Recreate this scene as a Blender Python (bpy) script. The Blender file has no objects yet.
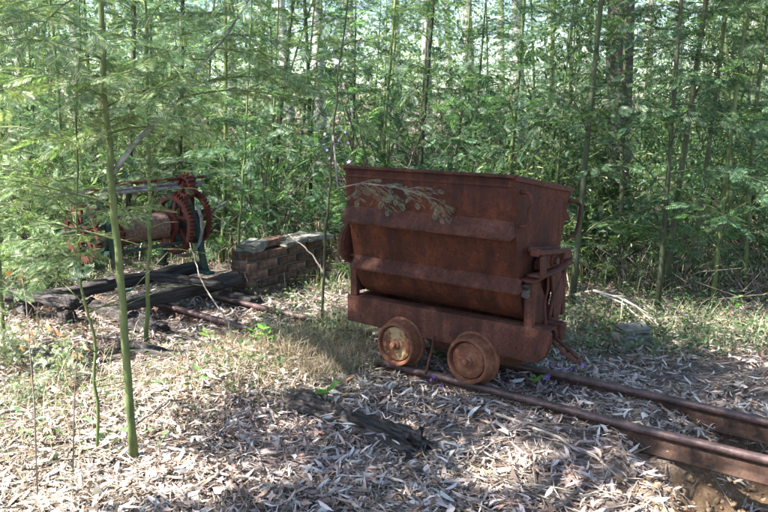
import bpy, bmesh, math, random
import numpy as np
from mathutils import Vector, Matrix
S = bpy.context.scene
C = S.collection
R = math.radians
rng = np.random.default_rng(7)
random.seed(7)

# ------------------------------------------------------------------ camera, sky, sun, exposure
FPX, HOR, CAMH = 761.0, 110.0, 1.6
PITCH = math.atan2(256 - HOR, FPX)
cam = bpy.data.objects.new('camera', bpy.data.cameras.new('camera'))
C.objects.link(cam)
cam.location = (0, 0, CAMH)
cam.rotation_euler = (math.pi / 2 - PITCH, 0, 0)
cam.data.sensor_width = 36
cam.data.lens = FPX / 768 * 36
cam.data.clip_start = 0.05
cam.data.clip_end = 1500
cam.data.dof.use_dof = True
cam.data.dof.focus_distance = 4.7
cam.data.dof.aperture_fstop = 10
S.camera = cam

SUN_EL, SUN_AZ = R(52), math.atan2(-0.93, -0.37)      # azimuth from +Y, towards +X
SUN = Vector((math.sin(SUN_AZ) * math.cos(SUN_EL), math.cos(SUN_AZ) * math.cos(SUN_EL), math.sin(SUN_EL)))
W = bpy.data.worlds.new('World'); S.world = W; W.use_nodes = True
wn = W.node_tree.nodes
sky = wn.new('ShaderNodeTexSky'); sky.sky_type = 'NISHITA'; sky.sun_disc = False
sky.sun_elevation = SUN_EL; sky.sun_rotation = SUN_AZ
sky.air_density = 1.0; sky.dust_density = 0.7; sky.ozone_density = 1.0
W.node_tree.links.new(sky.outputs[0], wn['Background'].inputs[0])
wn['Background'].inputs[1].default_value = 0.07
sun = bpy.data.objects.new('sun', bpy.data.lights.new('sun', 'SUN'))
C.objects.link(sun); sun.data.energy = 5.0; sun.data.angle = R(0.5); sun.data.color = (1.0, 0.965, 0.91)
sun.rotation_euler = SUN.to_track_quat('Z', 'Y').to_euler(); sun.location = (-6, -6, 14)
S.view_settings.view_transform = 'Standard'; S.view_settings.look = 'None'
S.view_settings.gamma = 1; S.view_settings.use_curve_mapping = False
S.view_settings.exposure = 2.6
S.cycles.max_bounces = 4; S.cycles.diffuse_bounces = 2; S.cycles.glossy_bounces = 1
S.cycles.transmission_bounces = 2; S.cycles.sample_clamp_indirect = 6
S.cycles.use_adaptive_sampling = True; S.cycles.adaptive_threshold = 0.03

# ------------------------------------------------------------------ pixel and track coordinates
def ray(x, y):
    a = (x - 384) / FPX; b = (256 - y) / FPX
    return np.array([a, math.cos(PITCH) + b * math.sin(PITCH), -math.sin(PITCH) + b * math.cos(PITCH)])
OC = np.array([0, 0, CAMH])
def G(x, y, z=0.0):                      # where the pixel's ray meets height z
    r = ray(x, y); return OC + r * (z - CAMH) / r[2]
def D(x, y, depth):                      # the pixel's ray at a given depth Y
    r = ray(x, y); return OC + r * depth / r[1]
TA = R(-38)
TO = np.array([0.4575, 4.0854, 0.0])
EX = np.array([math.cos(TA), math.sin(TA), 0]); EY = np.array([-math.sin(TA), math.cos(TA), 0])
def T(lx, ly, z=0.0): return TO + EX * lx + EY * ly + np.array([0, 0, z])
def toT(x, y): dx = x - TO[0]; dy = y - TO[1]; return dx * EX[0] + dy * EX[1], dx * EY[0] + dy * EY[1]

# ------------------------------------------------------------------ noise and terrain
def h2(ix, iy, s):
    n = (ix.astype(np.int64) * 374761393 + iy.astype(np.int64) * 668265263 + s * 1274126177) & 0x7fffffff
    n = ((n ^ (n >> 13)) * 1274126177) & 0x7fffffff
    return ((n ^ (n >> 16)) & 0xffff) / 65535.0
def vn(x, y, s=0):
    x = np.asarray(x, float); y = np.asarray(y, float)
    ix = np.floor(x); iy = np.floor(y); fx = x - ix; fy = y - iy
    fx = fx * fx * (3 - 2 * fx); fy = fy * fy * (3 - 2 * fy)
    a = h2(ix, iy, s); b = h2(ix + 1, iy, s); c = h2(ix, iy + 1, s); d = h2(ix + 1, iy + 1, s)
    return (a + (b - a) * fx) * (1 - fy) + (c + (d - c) * fx) * fy
def sst(a, b, x): t = np.clip((x - a) / (b - a), 0, 1); return t * t * (3 - 2 * t)
def gully(x, y):
    lx = (x - TO[0]) * EX[0] + (y - TO[1]) * EX[1]; ly = (x - TO[0]) * EY[0] + (y - TO[1]) * EY[1]
    w = vn(x * 5, y * 5, 41) * .3
    d = np.hypot((lx - 2.0 + w), (ly - 0.0) * .8)
    return 1 - sst(.25, .98, d)
def gz(x, y):
    x = np.asarray(x, float); y = np.asarray(y, float)
    z = (vn(x * 1.1, y * 1.1, 3) - .5) * .07 + (vn(x * 3.3, y * 3.3, 5) - .5) * .028 + (vn(x * 11, y * 11, 6) - .5) * .012
    z = z + .02
    z = z + .09 * np.exp(-((x + .75) ** 2 + (y - 4.5) ** 2) / .22)
    r = np.hypot(x, y)
    z = z + .045 * np.clip(r - 10, 0, 60) + (vn(x * .12, y * .12, 9) - .5) * sst(9, 25, r) * 2.0
    lx = (x - TO[0]) * EX[0] + (y - TO[1]) * EX[1]; ly = (x - TO[0]) * EY[0] + (y - TO[1]) * EY[1]
    tr = np.exp(-(np.clip(np.abs(ly - .23) - .35, 0, 9) / .18) ** 2) * (1 - sst(3.2, 4.5, np.abs(lx)))
    z = z * (1 - .75 * tr) + .02 * tr
    z = z + .10 * sst(.75, 1.3, ly) * sst(.2, 1.6, lx) * (1 - sst(4, 7, r))
    g = gully(x, y)
    z = z - .27 * g * (1 + .5 * (vn(x * 9, y * 9, 21) - .5)) + g * ((vn(x * 22, y * 22, 23) - .5) * .05 + (vn(x * 45, y * 45, 24) - .5) * .025)
    return z
def gz1(x, y): return float(gz(np.array([x]), np.array([y]))[0])

# ------------------------------------------------------------------ materials
def newmat(name):
    m = bpy.data.materials.new(name); m.use_nodes = True
    nt = m.node_tree; return m, nt, nt.nodes['Principled BSDF']
def N(nt, t, **kw):
    n = nt.nodes.new(t)
    for k, v in kw.items():
        if k in n.inputs: n.inputs[k].default_value = v
        else: setattr(n, k, v)
    return n
def ramp(nt, fac, stops):
    r = nt.nodes.new('ShaderNodeValToRGB'); e = r.color_ramp.elements
    while len(e) < len(stops): e.new(.5)
    for el, (p, c) in zip(e, stops): el.position = p; el.color = (*c, 1)
    nt.links.new(fac, r.inputs[0]); return r.outputs[0]
def noise(nt, scale, detail=4, rough=.6, coord='Object', stretch=None):
    tc = N(nt, 'ShaderNodeTexCoord'); n = N(nt, 'ShaderNodeTexNoise', Scale=scale, Detail=detail, Roughness=rough)
    src = tc.outputs[coord]
    if stretch:
        mp = N(nt, 'ShaderNodeMapping'); mp.inputs['Scale'].default_value = stretch
        nt.links.new(src, mp.inputs[0]); src = mp.outputs[0]
    nt.links.new(src, n.inputs['Vector']); return n.outputs[0]
def mix(nt, fac, a, b, mode='MIX'):
    m = N(nt, 'ShaderNodeMix', data_type='RGBA', blend_type=mode)
    for sock, v in ((m.inputs[0], fac), (m.inputs[6], a), (m.inputs[7], b)):
        if isinstance(v, (int, float)): sock.default_value = v
        elif isinstance(v, tuple): sock.default_value = (*v, 1)
        else: nt.links.new(v, sock)
    return m.outputs[2]
def bump(nt, bs, h, strength=.4, dist=.01):
    b = N(nt, 'ShaderNodeBump', Strength=strength, Distance=dist); nt.links.new(h, b.inputs['Height']); nt.links.new(b.outputs[0], bs.inputs['Normal'])
def rnd_island(nt): return N(nt, 'ShaderNodeNewGeometry').outputs['Random Per Island']

def leafmat(name, stops, trans=.35, rough=.5, var=.5, scale=.9):
    m, nt, bs = newmat(name)
    col = ramp(nt, rnd_island(nt), stops)
    oi = N(nt, 'ShaderNodeObjectInfo')
    geo = N(nt, 'ShaderNodeNewGeometry')
    n = N(nt, 'ShaderNodeTexNoise', Scale=scale, Detail=2); nt.links.new(geo.outputs['Position'], n.inputs['Vector'])
    hv = N(nt, 'ShaderNodeHueSaturation')
    mr = N(nt, 'ShaderNodeMapRange'); nt.links.new(n.outputs[0], mr.inputs[0])
    mr.inputs[1].default_value = .3; mr.inputs[2].default_value = .7; mr.inputs[3].default_value = .475; mr.inputs[4].default_value = .525
    mv = N(nt, 'ShaderNodeMapRange'); nt.links.new(oi.outputs['Random'], mv.inputs[0]); mv.inputs[3].default_value = 1 - var * .5; mv.inputs[4].default_value = 1 + var * .5
    nt.links.new(mr.outputs[0], hv.inputs['Hue']); nt.links.new(mv.outputs[0], hv.inputs['Value']); nt.links.new(col, hv.inputs['Color'])
    c = hv.outputs[0]
    nt.links.new(c, bs.inputs['Base Color']); bs.inputs['Roughness'].default_value = rough
    bs.inputs['Specular IOR Level'].default_value = .35
    tr = N(nt, 'ShaderNodeBsdfTranslucent')
    c2 = mix(nt, 1.0, c, (1.35, 1.5, .8), 'MULTIPLY'); nt.links.new(c2, tr.inputs[0])
    ms = N(nt, 'ShaderNodeMixShader'); ms.inputs[0].default_value = trans
    nt.links.new(bs.outputs[0], ms.inputs[1]); nt.links.new(tr.outputs[0], ms.inputs[2])
    nt.links.new(ms.outputs[0], nt.nodes['Material Output'].inputs[0])
    return m
def stackmat(name, scale, stops, detail=5, rough=.85, bs_strength=.5, dist=.01, stretch=None, metal=0, per_object=0.0, spec=.3, bscale=None):
    m, nt, bs = newmat(name)
    f = noise(nt, scale, detail, .65, stretch=stretch)
    c = ramp(nt, f, stops)
    if per_object:
        oi = N(nt, 'ShaderNodeObjectInfo'); hv = N(nt, 'ShaderNodeHueSaturation'); mv = N(nt, 'ShaderNodeMapRange')
        mv.inputs[3].default_value = 1 - per_object; mv.inputs[4].default_value = 1 + per_object
        nt.links.new(oi.outputs['Random'], mv.inputs[0]); nt.links.new(mv.outputs[0], hv.inputs['Value']); nt.links.new(c, hv.inputs['Color']); c = hv.outputs[0]
    nt.links.new(c, bs.inputs['Base Color']); bs.inputs['Roughness'].default_value = rough; bs.inputs['Metallic'].default_value = metal
    bs.inputs['Specular IOR Level'].default_value = spec
    f2 = noise(nt, bscale or scale * 2.5, 5, .7, stretch=stretch)
    bump(nt, bs, f2, bs_strength, dist)
    return m
def rustmat(name, dark, mid, light, paint=None, amount=.5, rough=.7, spec=.22):
    m, nt, bs = newmat(name)
    a = noise(nt, 5.5, 8, .72); b = noise(nt, 60, 4, .7); s = noise(nt, 9, 5, .65, stretch=(1, 1, .12))
    base = ramp(nt, a, [(.32, dark), (.5, mid), (.68, light)])
    base = mix(nt, .45, base, ramp(nt, s, [(.36, dark), (.52, mid), (.7, light)]))
    base = mix(nt, .55, base, ramp(nt, b, [(.3, (.3, .27, .27)), (.5, (1, 1, 1)), (.72, (1.9, 1.6, 1.35))]), 'MULTIPLY')
    st = noise(nt, 16, 4, .6, stretch=(1, 1, .05)); stm = ramp(nt, st, [(.58, (0, 0, 0)), (.72, (1, 1, 1))])
    base = mix(nt, mix(nt, .3, (0, 0, 0), stm), base, tuple(min(1, q * 1.2) for q in light))
    ds = noise(nt, 2.3, 5, .7); dsm = ramp(nt, ds, [(.55, (0, 0, 0)), (.72, (.5, .5, .5))]); base = mix(nt, dsm, base, dark)
    if paint:
        p = noise(nt, 11, 7, .7)
        mk_ = ramp(nt, p, [(amount - .04, (0, 0, 0)), (amount + .04, (1, 1, 1))])
        base = mix(nt, mk_, base, paint)
    nt.links.new(base, bs.inputs['Base Color'])
    rr = N(nt, 'ShaderNodeMapRange'); nt.links.new(a, rr.inputs[0]); rr.inputs[3].default_value = rough - .18; rr.inputs[4].default_value = rough + .25
    nt.links.new(rr.outputs[0], bs.inputs['Roughness']); bs.inputs['Metallic'].default_value = 0; bs.inputs['Specular IOR Level'].default_value = spec
    fl = noise(nt, 22, 6, .75); flr = ramp(nt, fl, [(.44, (0, 0, 0)), (.56, (1, 1, 1))])
    dn = noise(nt, 3.2, 2, .5)
    h1 = N(nt, 'ShaderNodeMath', operation='MULTIPLY_ADD'); nt.links.new(flr, h1.inputs[0]); h1.inputs[1].default_value = .35; nt.links.new(b, h1.inputs[2])
    h2_ = N(nt, 'ShaderNodeMath', operation='MULTIPLY_ADD'); nt.links.new(dn, h2_.inputs[0]); h2_.inputs[1].default_value = 3.0; nt.links.new(h1.outputs[0], h2_.inputs[2])
    bump(nt, bs, h2_.outputs[0], .6, .006)
    return m

M = {}
M['rust'] = rustmat('rusted_plate', (.016, .0055, .004), (.056, .0155, .0078), (.135, .042, .017))
M['rust2'] = rustmat('rusted_frame', (.02, .009, .007), (.064, .023, .015), (.13, .055, .036))
M['wheel'] = rustmat('rusted_wheel', (.055, .022, .014), (.14, .055, .03), (.22, .11, .065))
M['wheel_paint'] = rustmat('flaking_cream_wheel', (.055, .02, .013), (.13, .05, .026), (.2, .095, .05), paint=(.30, .21, .11), amount=.50)
M['rail'] = rustmat('rusted_rail', (.02, .012, .009), (.055, .03, .02), (.1, .06, .042), rough=.75)
M['railhead'] = rustmat('worn_rail_head', (.035, .02, .018), (.085, .05, .046), (.15, .095, .09), rough=.42, spec=.5)
M['green_iron'] = rustmat('green_painted_iron', (.06, .04, .03), (.11, .06, .04), (.16, .08, .05), paint=(.022, .05, .042), amount=.44)
M['red_iron'] = rustmat('red_painted_iron', (.04, .018, .014), (.085, .028, .02), (.13, .05, .035), paint=(.105, .02, .016), amount=.52)
M['grey_iron'] = rustmat('grey_pipe', (.08, .055, .045), (.14, .12, .11), (.2, .19, .18), paint=(.2, .22, .22), amount=.5)
M['rope'] = stackmat('old_rope', 40, [(.3, (.10, .06, .045)), (.7, (.25, .16, .12))], bs_strength=.8)
M['timber'] = stackmat('weathered_timber', 9, [(.25, (.045, .036, .032)), (.5, (.11, .09, .08)), (.75, (.2, .17, .15))], stretch=(1, .09, 1), bs_strength=.9, dist=.02, per_object=.25)
M['timber_x'] = stackmat('weathered_timber_lengthwise', 34, [(.3, (.022, .018, .017)), (.5, (.065, .055, .052)), (.72, (.16, .14, .13))], stretch=(.06, 1, 1), bs_strength=.9, dist=.02, per_object=.25)
M['charred'] = stackmat('charred_wood', 32, [(.32, (.012, .01, .009)), (.46, (.04, .034, .031)), (.58, (.11, .094, .084)), (.75, (.22, .195, .175))], stretch=(.05, 1, 1), bs_strength=1.0, dist=.03)
M['brick'] = stackmat('old_brick', 14, [(.3, (.03, .024, .018)), (.48, (.085, .048, .034)), (.6, (.14, .083, .058)), (.78, (.21, .15, .115))], per_object=.35, bs_strength=.6)
M['mortar'] = stackmat('mortar', 30, [(.3, (.06, .055, .045)), (.7, (.17, .155, .13))])
M['stone'] = stackmat('cap_stone', 12, [(.3, (.06, .06, .048)), (.5, (.13, .125, .105)), (.75, (.27, .255, .23))], per_object=.2)
M['stem_green'] = stackmat('green_wattle_stem', 9, [(.3, (.03, .045, .018)), (.5, (.075, .105, .035)), (.62, (.12, .14, .055)), (.75, (.24, .23, .17))], stretch=(1, 1, .25), rough=.6, bs_strength=.3, dist=.004, per_object=.35)
M['stem_sun_tint'] = stackmat('sun_tinted_green_stem', 16, [(.3, (.03, .042, .016)), (.46, (.085, .115, .036)), (.6, (.13, .155, .055)), (.7, (.26, .26, .19))], stretch=(1, 1, .3), rough=.6, bs_strength=.3, dist=.004)  # green stem brightened; the colour stands in for sun on the near stems
M['limb'] = stackmat('grey_limb', 14, [(.3, (.05, .06, .045)), (.5, (.12, .135, .10)), (.66, (.3, .31, .27))], bs_strength=.7, dist=.004)
M['stem_dark'] = stackmat('dark_wattle_stem', 7, [(.3, (.028, .034, .02)), (.55, (.06, .07, .035)), (.8, (.12, .11, .07))], stretch=(1, 1, .25), rough=.7, bs_strength=.3, dist=.004, per_object=.35)
M['bark_pale'] = stackmat('smooth_pale_gum_bark', 2.2, [(.25, (.17, .16, .14)), (.5, (.36, .35, .32)), (.75, (.55, .53, .49))], stretch=(1.5, 1.5, .22), bs_strength=.4, dist=.02, per_object=.3)
M['bark_dark'] = stackmat('stringy_dark_bark', 6, [(.25, (.025, .022, .02)), (.5, (.075, .065, .058)), (.75, (.16, .145, .13))], stretch=(2, 2, .12), bs_strength=1.0, dist=.05, per_object=.2)
M['soil'] = stackmat('crumbled_soil', 18, [(.3, (.09, .055, .03)), (.5, (.2, .13, .075)), (.75, (.36, .26, .16))])
M['twig'] = stackmat('dry_twig', 12, [(.3, (.12, .095, .075)), (.7, (.33, .28, .23))], per_object=.3)
M['twig_pale'] = stackmat('bleached_stick', 12, [(.3, (.3, .26, .21)), (.7, (.55, .5, .44))], per_object=.2)
M['twig_brown'] = stackmat('brown_brush', 12, [(.3, (.055, .045, .037)), (.7, (.18, .15, .12))], per_object=.3)
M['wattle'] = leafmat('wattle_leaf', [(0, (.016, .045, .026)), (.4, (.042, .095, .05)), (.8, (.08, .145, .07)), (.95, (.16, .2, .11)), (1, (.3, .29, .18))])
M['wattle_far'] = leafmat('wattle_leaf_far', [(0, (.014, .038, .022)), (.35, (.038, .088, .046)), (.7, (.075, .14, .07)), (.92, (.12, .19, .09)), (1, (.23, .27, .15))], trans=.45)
M['wattle_pale'] = leafmat('sun_tinted_grey_wattle_leaf', [(0, (.045, .095, .04)), (.4, (.09, .155, .065)), (.75, (.15, .21, .09)), (.93, (.27, .29, .16)), (1, (.42, .39, .26))])  # paler copy of the wattle leaf, with sunlight put into its colour
M['gum'] = leafmat('gum_leaf', [(0, (.03, .062, .028)), (.5, (.065, .105, .045)), (1, (.12, .16, .07))], trans=.3)
M['far_leaf'] = leafmat('far_leaf', [(0, (.03, .07, .035)), (.4, (.09, .15, .07)), (.75, (.19, .25, .12)), (1, (.4, .42, .26))], trans=.5, scale=.35)  # tones lightened so that the far wood looks sunlit
M['shrub'] = leafmat('shrub_leaf', [(0, (.025, .065, .028)), (.5, (.06, .125, .05)), (1, (.15, .22, .09))], trans=.4)
M['bright'] = leafmat('bright_young_leaf', [(0, (.07, .2, .035)), (1, (.16, .36, .06))], trans=.4)
M['grass'] = leafmat('grass_blade', [(0, (.06, .095, .045)), (.4, (.12, .15, .075)), (.7, (.24, .22, .14)), (1, (.42, .36, .25))], trans=.3)
M['straw'] = leafmat('dry_straw', [(0, (.17, .12, .075)), (.5, (.33, .25, .16)), (1, (.5, .42, .3))], trans=.2)
M['litter'] = leafmat('dry_gum_leaf', [(0, (.05, .033, .026)), (.15, (.13, .088, .07)), (.28, (.26, .185, .15)), (.4, (.40, .32, .275)), (.5, (.22, .16, .135)), (.62, (.46, .39, .35)), (.72, (.54, .48, .445)), (.79, (.34, .36, .34)), (.87, (.45, .32, .245)), (.94, (.34, .175, .10)), (1, (.66, .59, .54))], trans=.08, rough=.6, var=0)
M['orange_leaf'] = leafmat('withered_orange_leaf', [(0, (.22, .075, .035)), (1, (.36, .14, .07))], trans=.35)
M['cover'] = leafmat('creeper_leaf', [(0, (.04, .08, .03)), (.5, (.085, .14, .05)), (.85, (.16, .21, .1)), (1, (.3, .28, .17))], trans=.3)
M['sprig'] = leafmat('pale_sprig_leaf', [(0, (.10, .15, .10)), (.6, (.2, .25, .15)), (1, (.5, .46, .28))], trans=.25)
M['purple'] = leafmat('purple_petal', [(0, (.22, .08, .45)), (1, (.42, .2, .68))], trans=.35)

m, nt, bs = newmat('forest_floor')
a = noise(nt, 1.6, 6, .7, coord='Object'); b = noise(nt, 34, 6, .75)
v = N(nt, 'ShaderNodeTexVoronoi', Scale=26.0); v.feature = 'F1'
tc = N(nt, 'ShaderNodeTexCoord'); mp = N(nt, 'ShaderNodeMapping'); mp.inputs['Scale'].default_value = (1, 2.2, 1); mp.inputs['Rotation'].default_value = (0, 0, .6)
nt.links.new(tc.outputs['Object'], mp.inputs[0]); nt.links.new(mp.outputs[0], v.inputs['Vector'])
sep = N(nt, 'ShaderNodeSeparateColor'); nt.links.new(v.outputs['Color'], sep.inputs[0])
lf = ramp(nt, sep.outputs[0], [(0, (.05, .036, .03)), (.35, (.13, .1, .085)), (.7, (.24, .2, .18)), (1, (.36, .33, .31))])
c = mix(nt, .5, lf, ramp(nt, b, [(.3, (.06, .045, .036)), (.5, (.16, .12, .095)), (.72, (.32, .26, .22))]))
c = mix(nt, .5, c, ramp(nt, a, [(.3, (.55, .55, .5)), (.7, (1.2, 1.15, 1.1))]), 'MULTIPLY')
at = N(nt, 'ShaderNodeAttribute', attribute_name='earth')
er = ramp(nt, noise(nt, 13, 7, .75), [(.25, (.1, .062, .036)), (.5, (.22, .14, .08)), (.75, (.36, .25, .15))])
c = mix(nt, at.outputs['Fac'], c, er)
nt.links.new(c, bs.inputs['Base Color']); bs.inputs['Roughness'].default_value = .95; bs.inputs['Specular IOR Level'].default_value = .15
bump(nt, bs, b, 1.0, .03); M['ground'] = m

# ------------------------------------------------------------------ mesh helpers
def tag(o, label=None, cat=None, group=None, kind=None):
    for k, val in (('label', label), ('category', cat), ('group', group), ('kind', kind)):
        if val: o[k] = val
    return o
def empty(name, loc=(0, 0, 0), rz=0.0, label=None, cat=None, group=None):
    o = bpy.data.objects.new(name, None); C.objects.link(o); o.location = loc; o.rotation_euler = (0, 0, rz)
    o.empty_display_size = .1
    return tag(o, label, cat, group)
def link(name, me, mat, parent=None):
    o = bpy.data.objects.new(name, me); C.objects.link(o)
    if mat is not None and not me.materials: me.materials.append(M[mat])
    if parent is not None: o.parent = parent
    return o
def np_mesh(name, V, quads=None, tris=None, smooth=False):
    me = bpy.data.meshes.new(name); V = np.asarray(V, np.float32)
    parts = []; tot = []
    if quads is not None and len(quads): q = np.asarray(quads, np.int32); parts.append(q.ravel()); tot.append(np.full(len(q), 4, np.int32))
    if tris is not None and len(tris): t = np.asarray(tris, np.int32); parts.append(t.ravel()); tot.append(np.full(len(t), 3, np.int32))
    li = np.concatenate(parts); lt = np.concatenate(tot)
    me.vertices.add(len(V)); me.vertices.foreach_set('co', V.ravel())
    me.loops.add(len(li)); me.loops.foreach_set('vertex_index', li)
    me.polygons.add(len(lt)); ls = np.zeros(len(lt), np.int32); ls[1:] = np.cumsum(lt)[:-1]
    me.polygons.foreach_set('loop_start', ls); me.polygons.foreach_set('loop_total', lt)
    if smooth: me.polygons.foreach_set('use_smooth', np.ones(len(lt), bool))
    me.update(calc_edges=True); me.validate(); return me
class Geo:
    def __init__(s): s.V = []; s.Q = []; s.T = []; s.n = 0
    def add(s, V, Q=None, T3=None):
        V = np.asarray(V, float).reshape(-1, 3); s.V.append(V)
        if Q is not None and len(Q): s.Q.append(np.asarray(Q) + s.n)
        if T3 is not None and len(T3): s.T.append(np.asarray(T3) + s.n)
        s.n += len(V)
    def mesh(s, name, smooth=False):
        return np_mesh(name, np.concatenate(s.V), np.concatenate(s.Q) if s.Q else None, np.concatenate(s.T) if s.T else None, smooth)
    def tube(s, P, rad, k=6, cap=True, rect=None):
        P = np.asarray(P, float); n = len(P); rad = np.broadcast_to(np.asarray(rad, float), (n,))
        t = np.gradient(P, axis=0); t /= np.linalg.norm(t, axis=1)[:, None] + 1e-9
        up = np.array([0, 0, 1.]) if abs(t[0][2]) < .9 else np.array([1., 0, 0])
        V = []
        x = np.cross(t[0], up); x /= np.linalg.norm(x)
        for i in range(n):
            x = x - t[i] * (x @ t[i]); x /= np.linalg.norm(x) + 1e-9; y = np.cross(t[i], x)
            if rect is not None:
                w, h = rect
                for a, b in ((1, 1), (-1, 1), (-1, -1), (1, -1)): V.append(P[i] + x * a * w / 2 + y * b * h / 2)
            else:
                for j in range(k):
                    an = 2 * math.pi * j / k; V.append(P[i] + rad[i] * (x * math.cos(an) + y * math.sin(an)))
        if rect is not None: k = 4
        Q = [[i * k + j, i * k + (j + 1) % k, (i + 1) * k + (j + 1) % k, (i + 1) * k + j] for i in range(n - 1) for j in range(k)]
        V = np.array(V); T3 = []
        if cap:
            c0 = len(V); V = np.vstack([V, P[0], P[-1]])
            T3 = [[c0, (j + 1) % k, j] for j in range(k)] + [[c0 + 1, (n - 1) * k + j, (n - 1) * k + (j + 1) % k] for j in range(k)]
        s.add(V, Q, T3)
def tube_obj(name, P, rad, mat, parent=None, k=8, rect=None, smooth=True):
    g = Geo(); g.tube(P, rad, k, rect=rect); return link(name, g.mesh(name, smooth and rect is None), mat, parent)
def bm_obj(name, bm, mat, parent=None, bev=.0, smooth=False, seg=1):
    if bev: bmesh.ops.bevel(bm, geom=bm.edges[:], offset=bev, segments=seg, affect='EDGES', clamp_overlap=True)
    bmesh.ops.recalc_face_normals(bm, faces=bm.faces)
    me = bpy.data.meshes.new(name); bm.to_mesh(me); bm.free()
    if smooth:
        for p in me.polygons: p.use_smooth = True
    return link(name, me, mat, parent)
def box_bm(size, loc, rot=None):
    bm = bmesh.new(); mt = Matrix.Translation(loc) @ (rot.to_4x4() if rot is not None else Matrix()) @ Matrix.Diagonal((*size, 1))
    bmesh.ops.create_cube(bm, size=1, matrix=mt); return bm
def box(name, size, loc, mat, parent=None, bev=.004, rot=None): return bm_obj(name, box_bm(size, loc, rot), mat, parent, bev)
def prism_bm(prof, axis, a0, a1):       # closed 2-D outline extruded along x, y or z
    bm = bmesh.new(); f = {'x': lambda p, a: (a, p[0], p[1]), 'y': lambda p, a: (p[0], a, p[1]), 'z': lambda p, a: (p[0], p[1], a)}[axis]
    A = [bm.verts.new(f(p, a0)) for p in prof]; B = [bm.verts.new(f(p, a1)) for p in prof]; n = len(prof)
    bm.faces.new(A[::-1]); bm.faces.new(B)
    for i in range(n): bm.faces.new((A[i], A[(i + 1) % n], B[(i + 1) % n], B[i]))
    return bm
def lathe_bm(prof, centre, axis='y', seg=40):   # prof: (offset along the axis, radius)
    bm = bmesh.new(); rings = []
    for a, r in prof:
        ring = []
        for j in range(seg):
            t = 2 * math.pi * j / seg; c, s_ = math.cos(t) * r, math.sin(t) * r
            p = {'y': (c, a, s_), 'x': (a, c, s_), 'z': (c, s_, a)}[axis]
            ring.append(bm.verts.new(Vector(centre) + Vector(p)))
        rings.append(ring)
    for A, B in zip(rings, rings[1:]):
        for j in range(seg): bm.faces.new((A[j], A[(j + 1) % seg], B[(j + 1) % seg], B[j]))
    bm.faces.new(rings[0][::-1]); bm.faces.new(rings[-1]); return bm
def copy_tree(o, parent=None):
    c = o.copy(); C.objects.link(c); c.parent = parent
    for ch in o.children: copy_tree(ch, c)
    return c
def nrm(a): return a / (np.linalg.norm(a, axis=-1, keepdims=True) + 1e-9)
def frames(d, up):
    x = nrm(d); z = up - x * np.sum(up * x, -1, keepdims=True); z = nrm(z); y = np.cross(z, x)
    return np.stack([x, y, z], -1)
def scatter(geo, tv, tq, pos, mats, scale, tt=None):
    pos = np.asarray(pos, float); n = len(pos); k = len(tv)
    sc = np.asarray(scale, float); sc = sc[:, None, None] if sc.ndim == 1 else sc[:, None, :]
    V = np.einsum('nij,nkj->nki', mats, tv[None] * sc) + pos[:, None]
    off = (np.arange(n) * k)[:, None, None]
    geo.add(V.reshape(-1, 3), (tq[None] + off).reshape(-1, 4) if tq is not None else None, (tt[None] + off).reshape(-1, 3) if tt is not None else None)

# frond of a wattle: a rachis with pairs of narrow pinnae
def frond_template(pairs, wid, droop=.18):
    V = []; Q = []
    def q(*p):
        b = len(V); V.extend(p); Q.append([b, b + 1, b + 2, b + 3])
    q((0, -.008, 0), (1, -.004, -droop), (1, .004, -droop), (0, .008, 0))
    for i in range(pairs):
        t = .1 + .88 * (i + .5) / pairs
        L = .40 * math.sin(math.pi * (.16 + .76 * t)) ** .75
        z0 = -droop * t * t
        for s in (-1, 1):
            a = R(62 - 16 * t); dx, dy = math.cos(a), math.sin(a) * s; z1 = z0 - .10 * L
            px, py = -dy * s, dx * s
            b = (t, 0, z0); tip = (t + dx * L, dy * L, z1 - .12 * L)
            m1 = (t + dx * L * .55 + px * wid * .5, dy * L * .55 + py * wid * .5, z1)
            m2 = (t + dx * L * .55 - px * wid * .5, dy * L * .55 - py * wid * .5, z1)
            q(b, m1, tip, m2)
    return np.array(V, float), np.array(Q)
FR_FAR = frond_template(8, .085); FR_MID = frond_template(10, .06); FR_NEAR = frond_template(12, .055); FR_DET = frond_template(8, .045)
LEAF = (np.array([(0, 0, 0), (.45, .13, .03), (1, 0, -.08), (.45, -.13, .03)], float), np.array([[0, 1, 2, 3]]))
OVAL = (np.array([(0, 0, 0), (.5, .28, .05), (1, 0, -.08), (.5, -.28, .05)], float), np.array([[0, 1, 2, 3]]))

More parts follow.
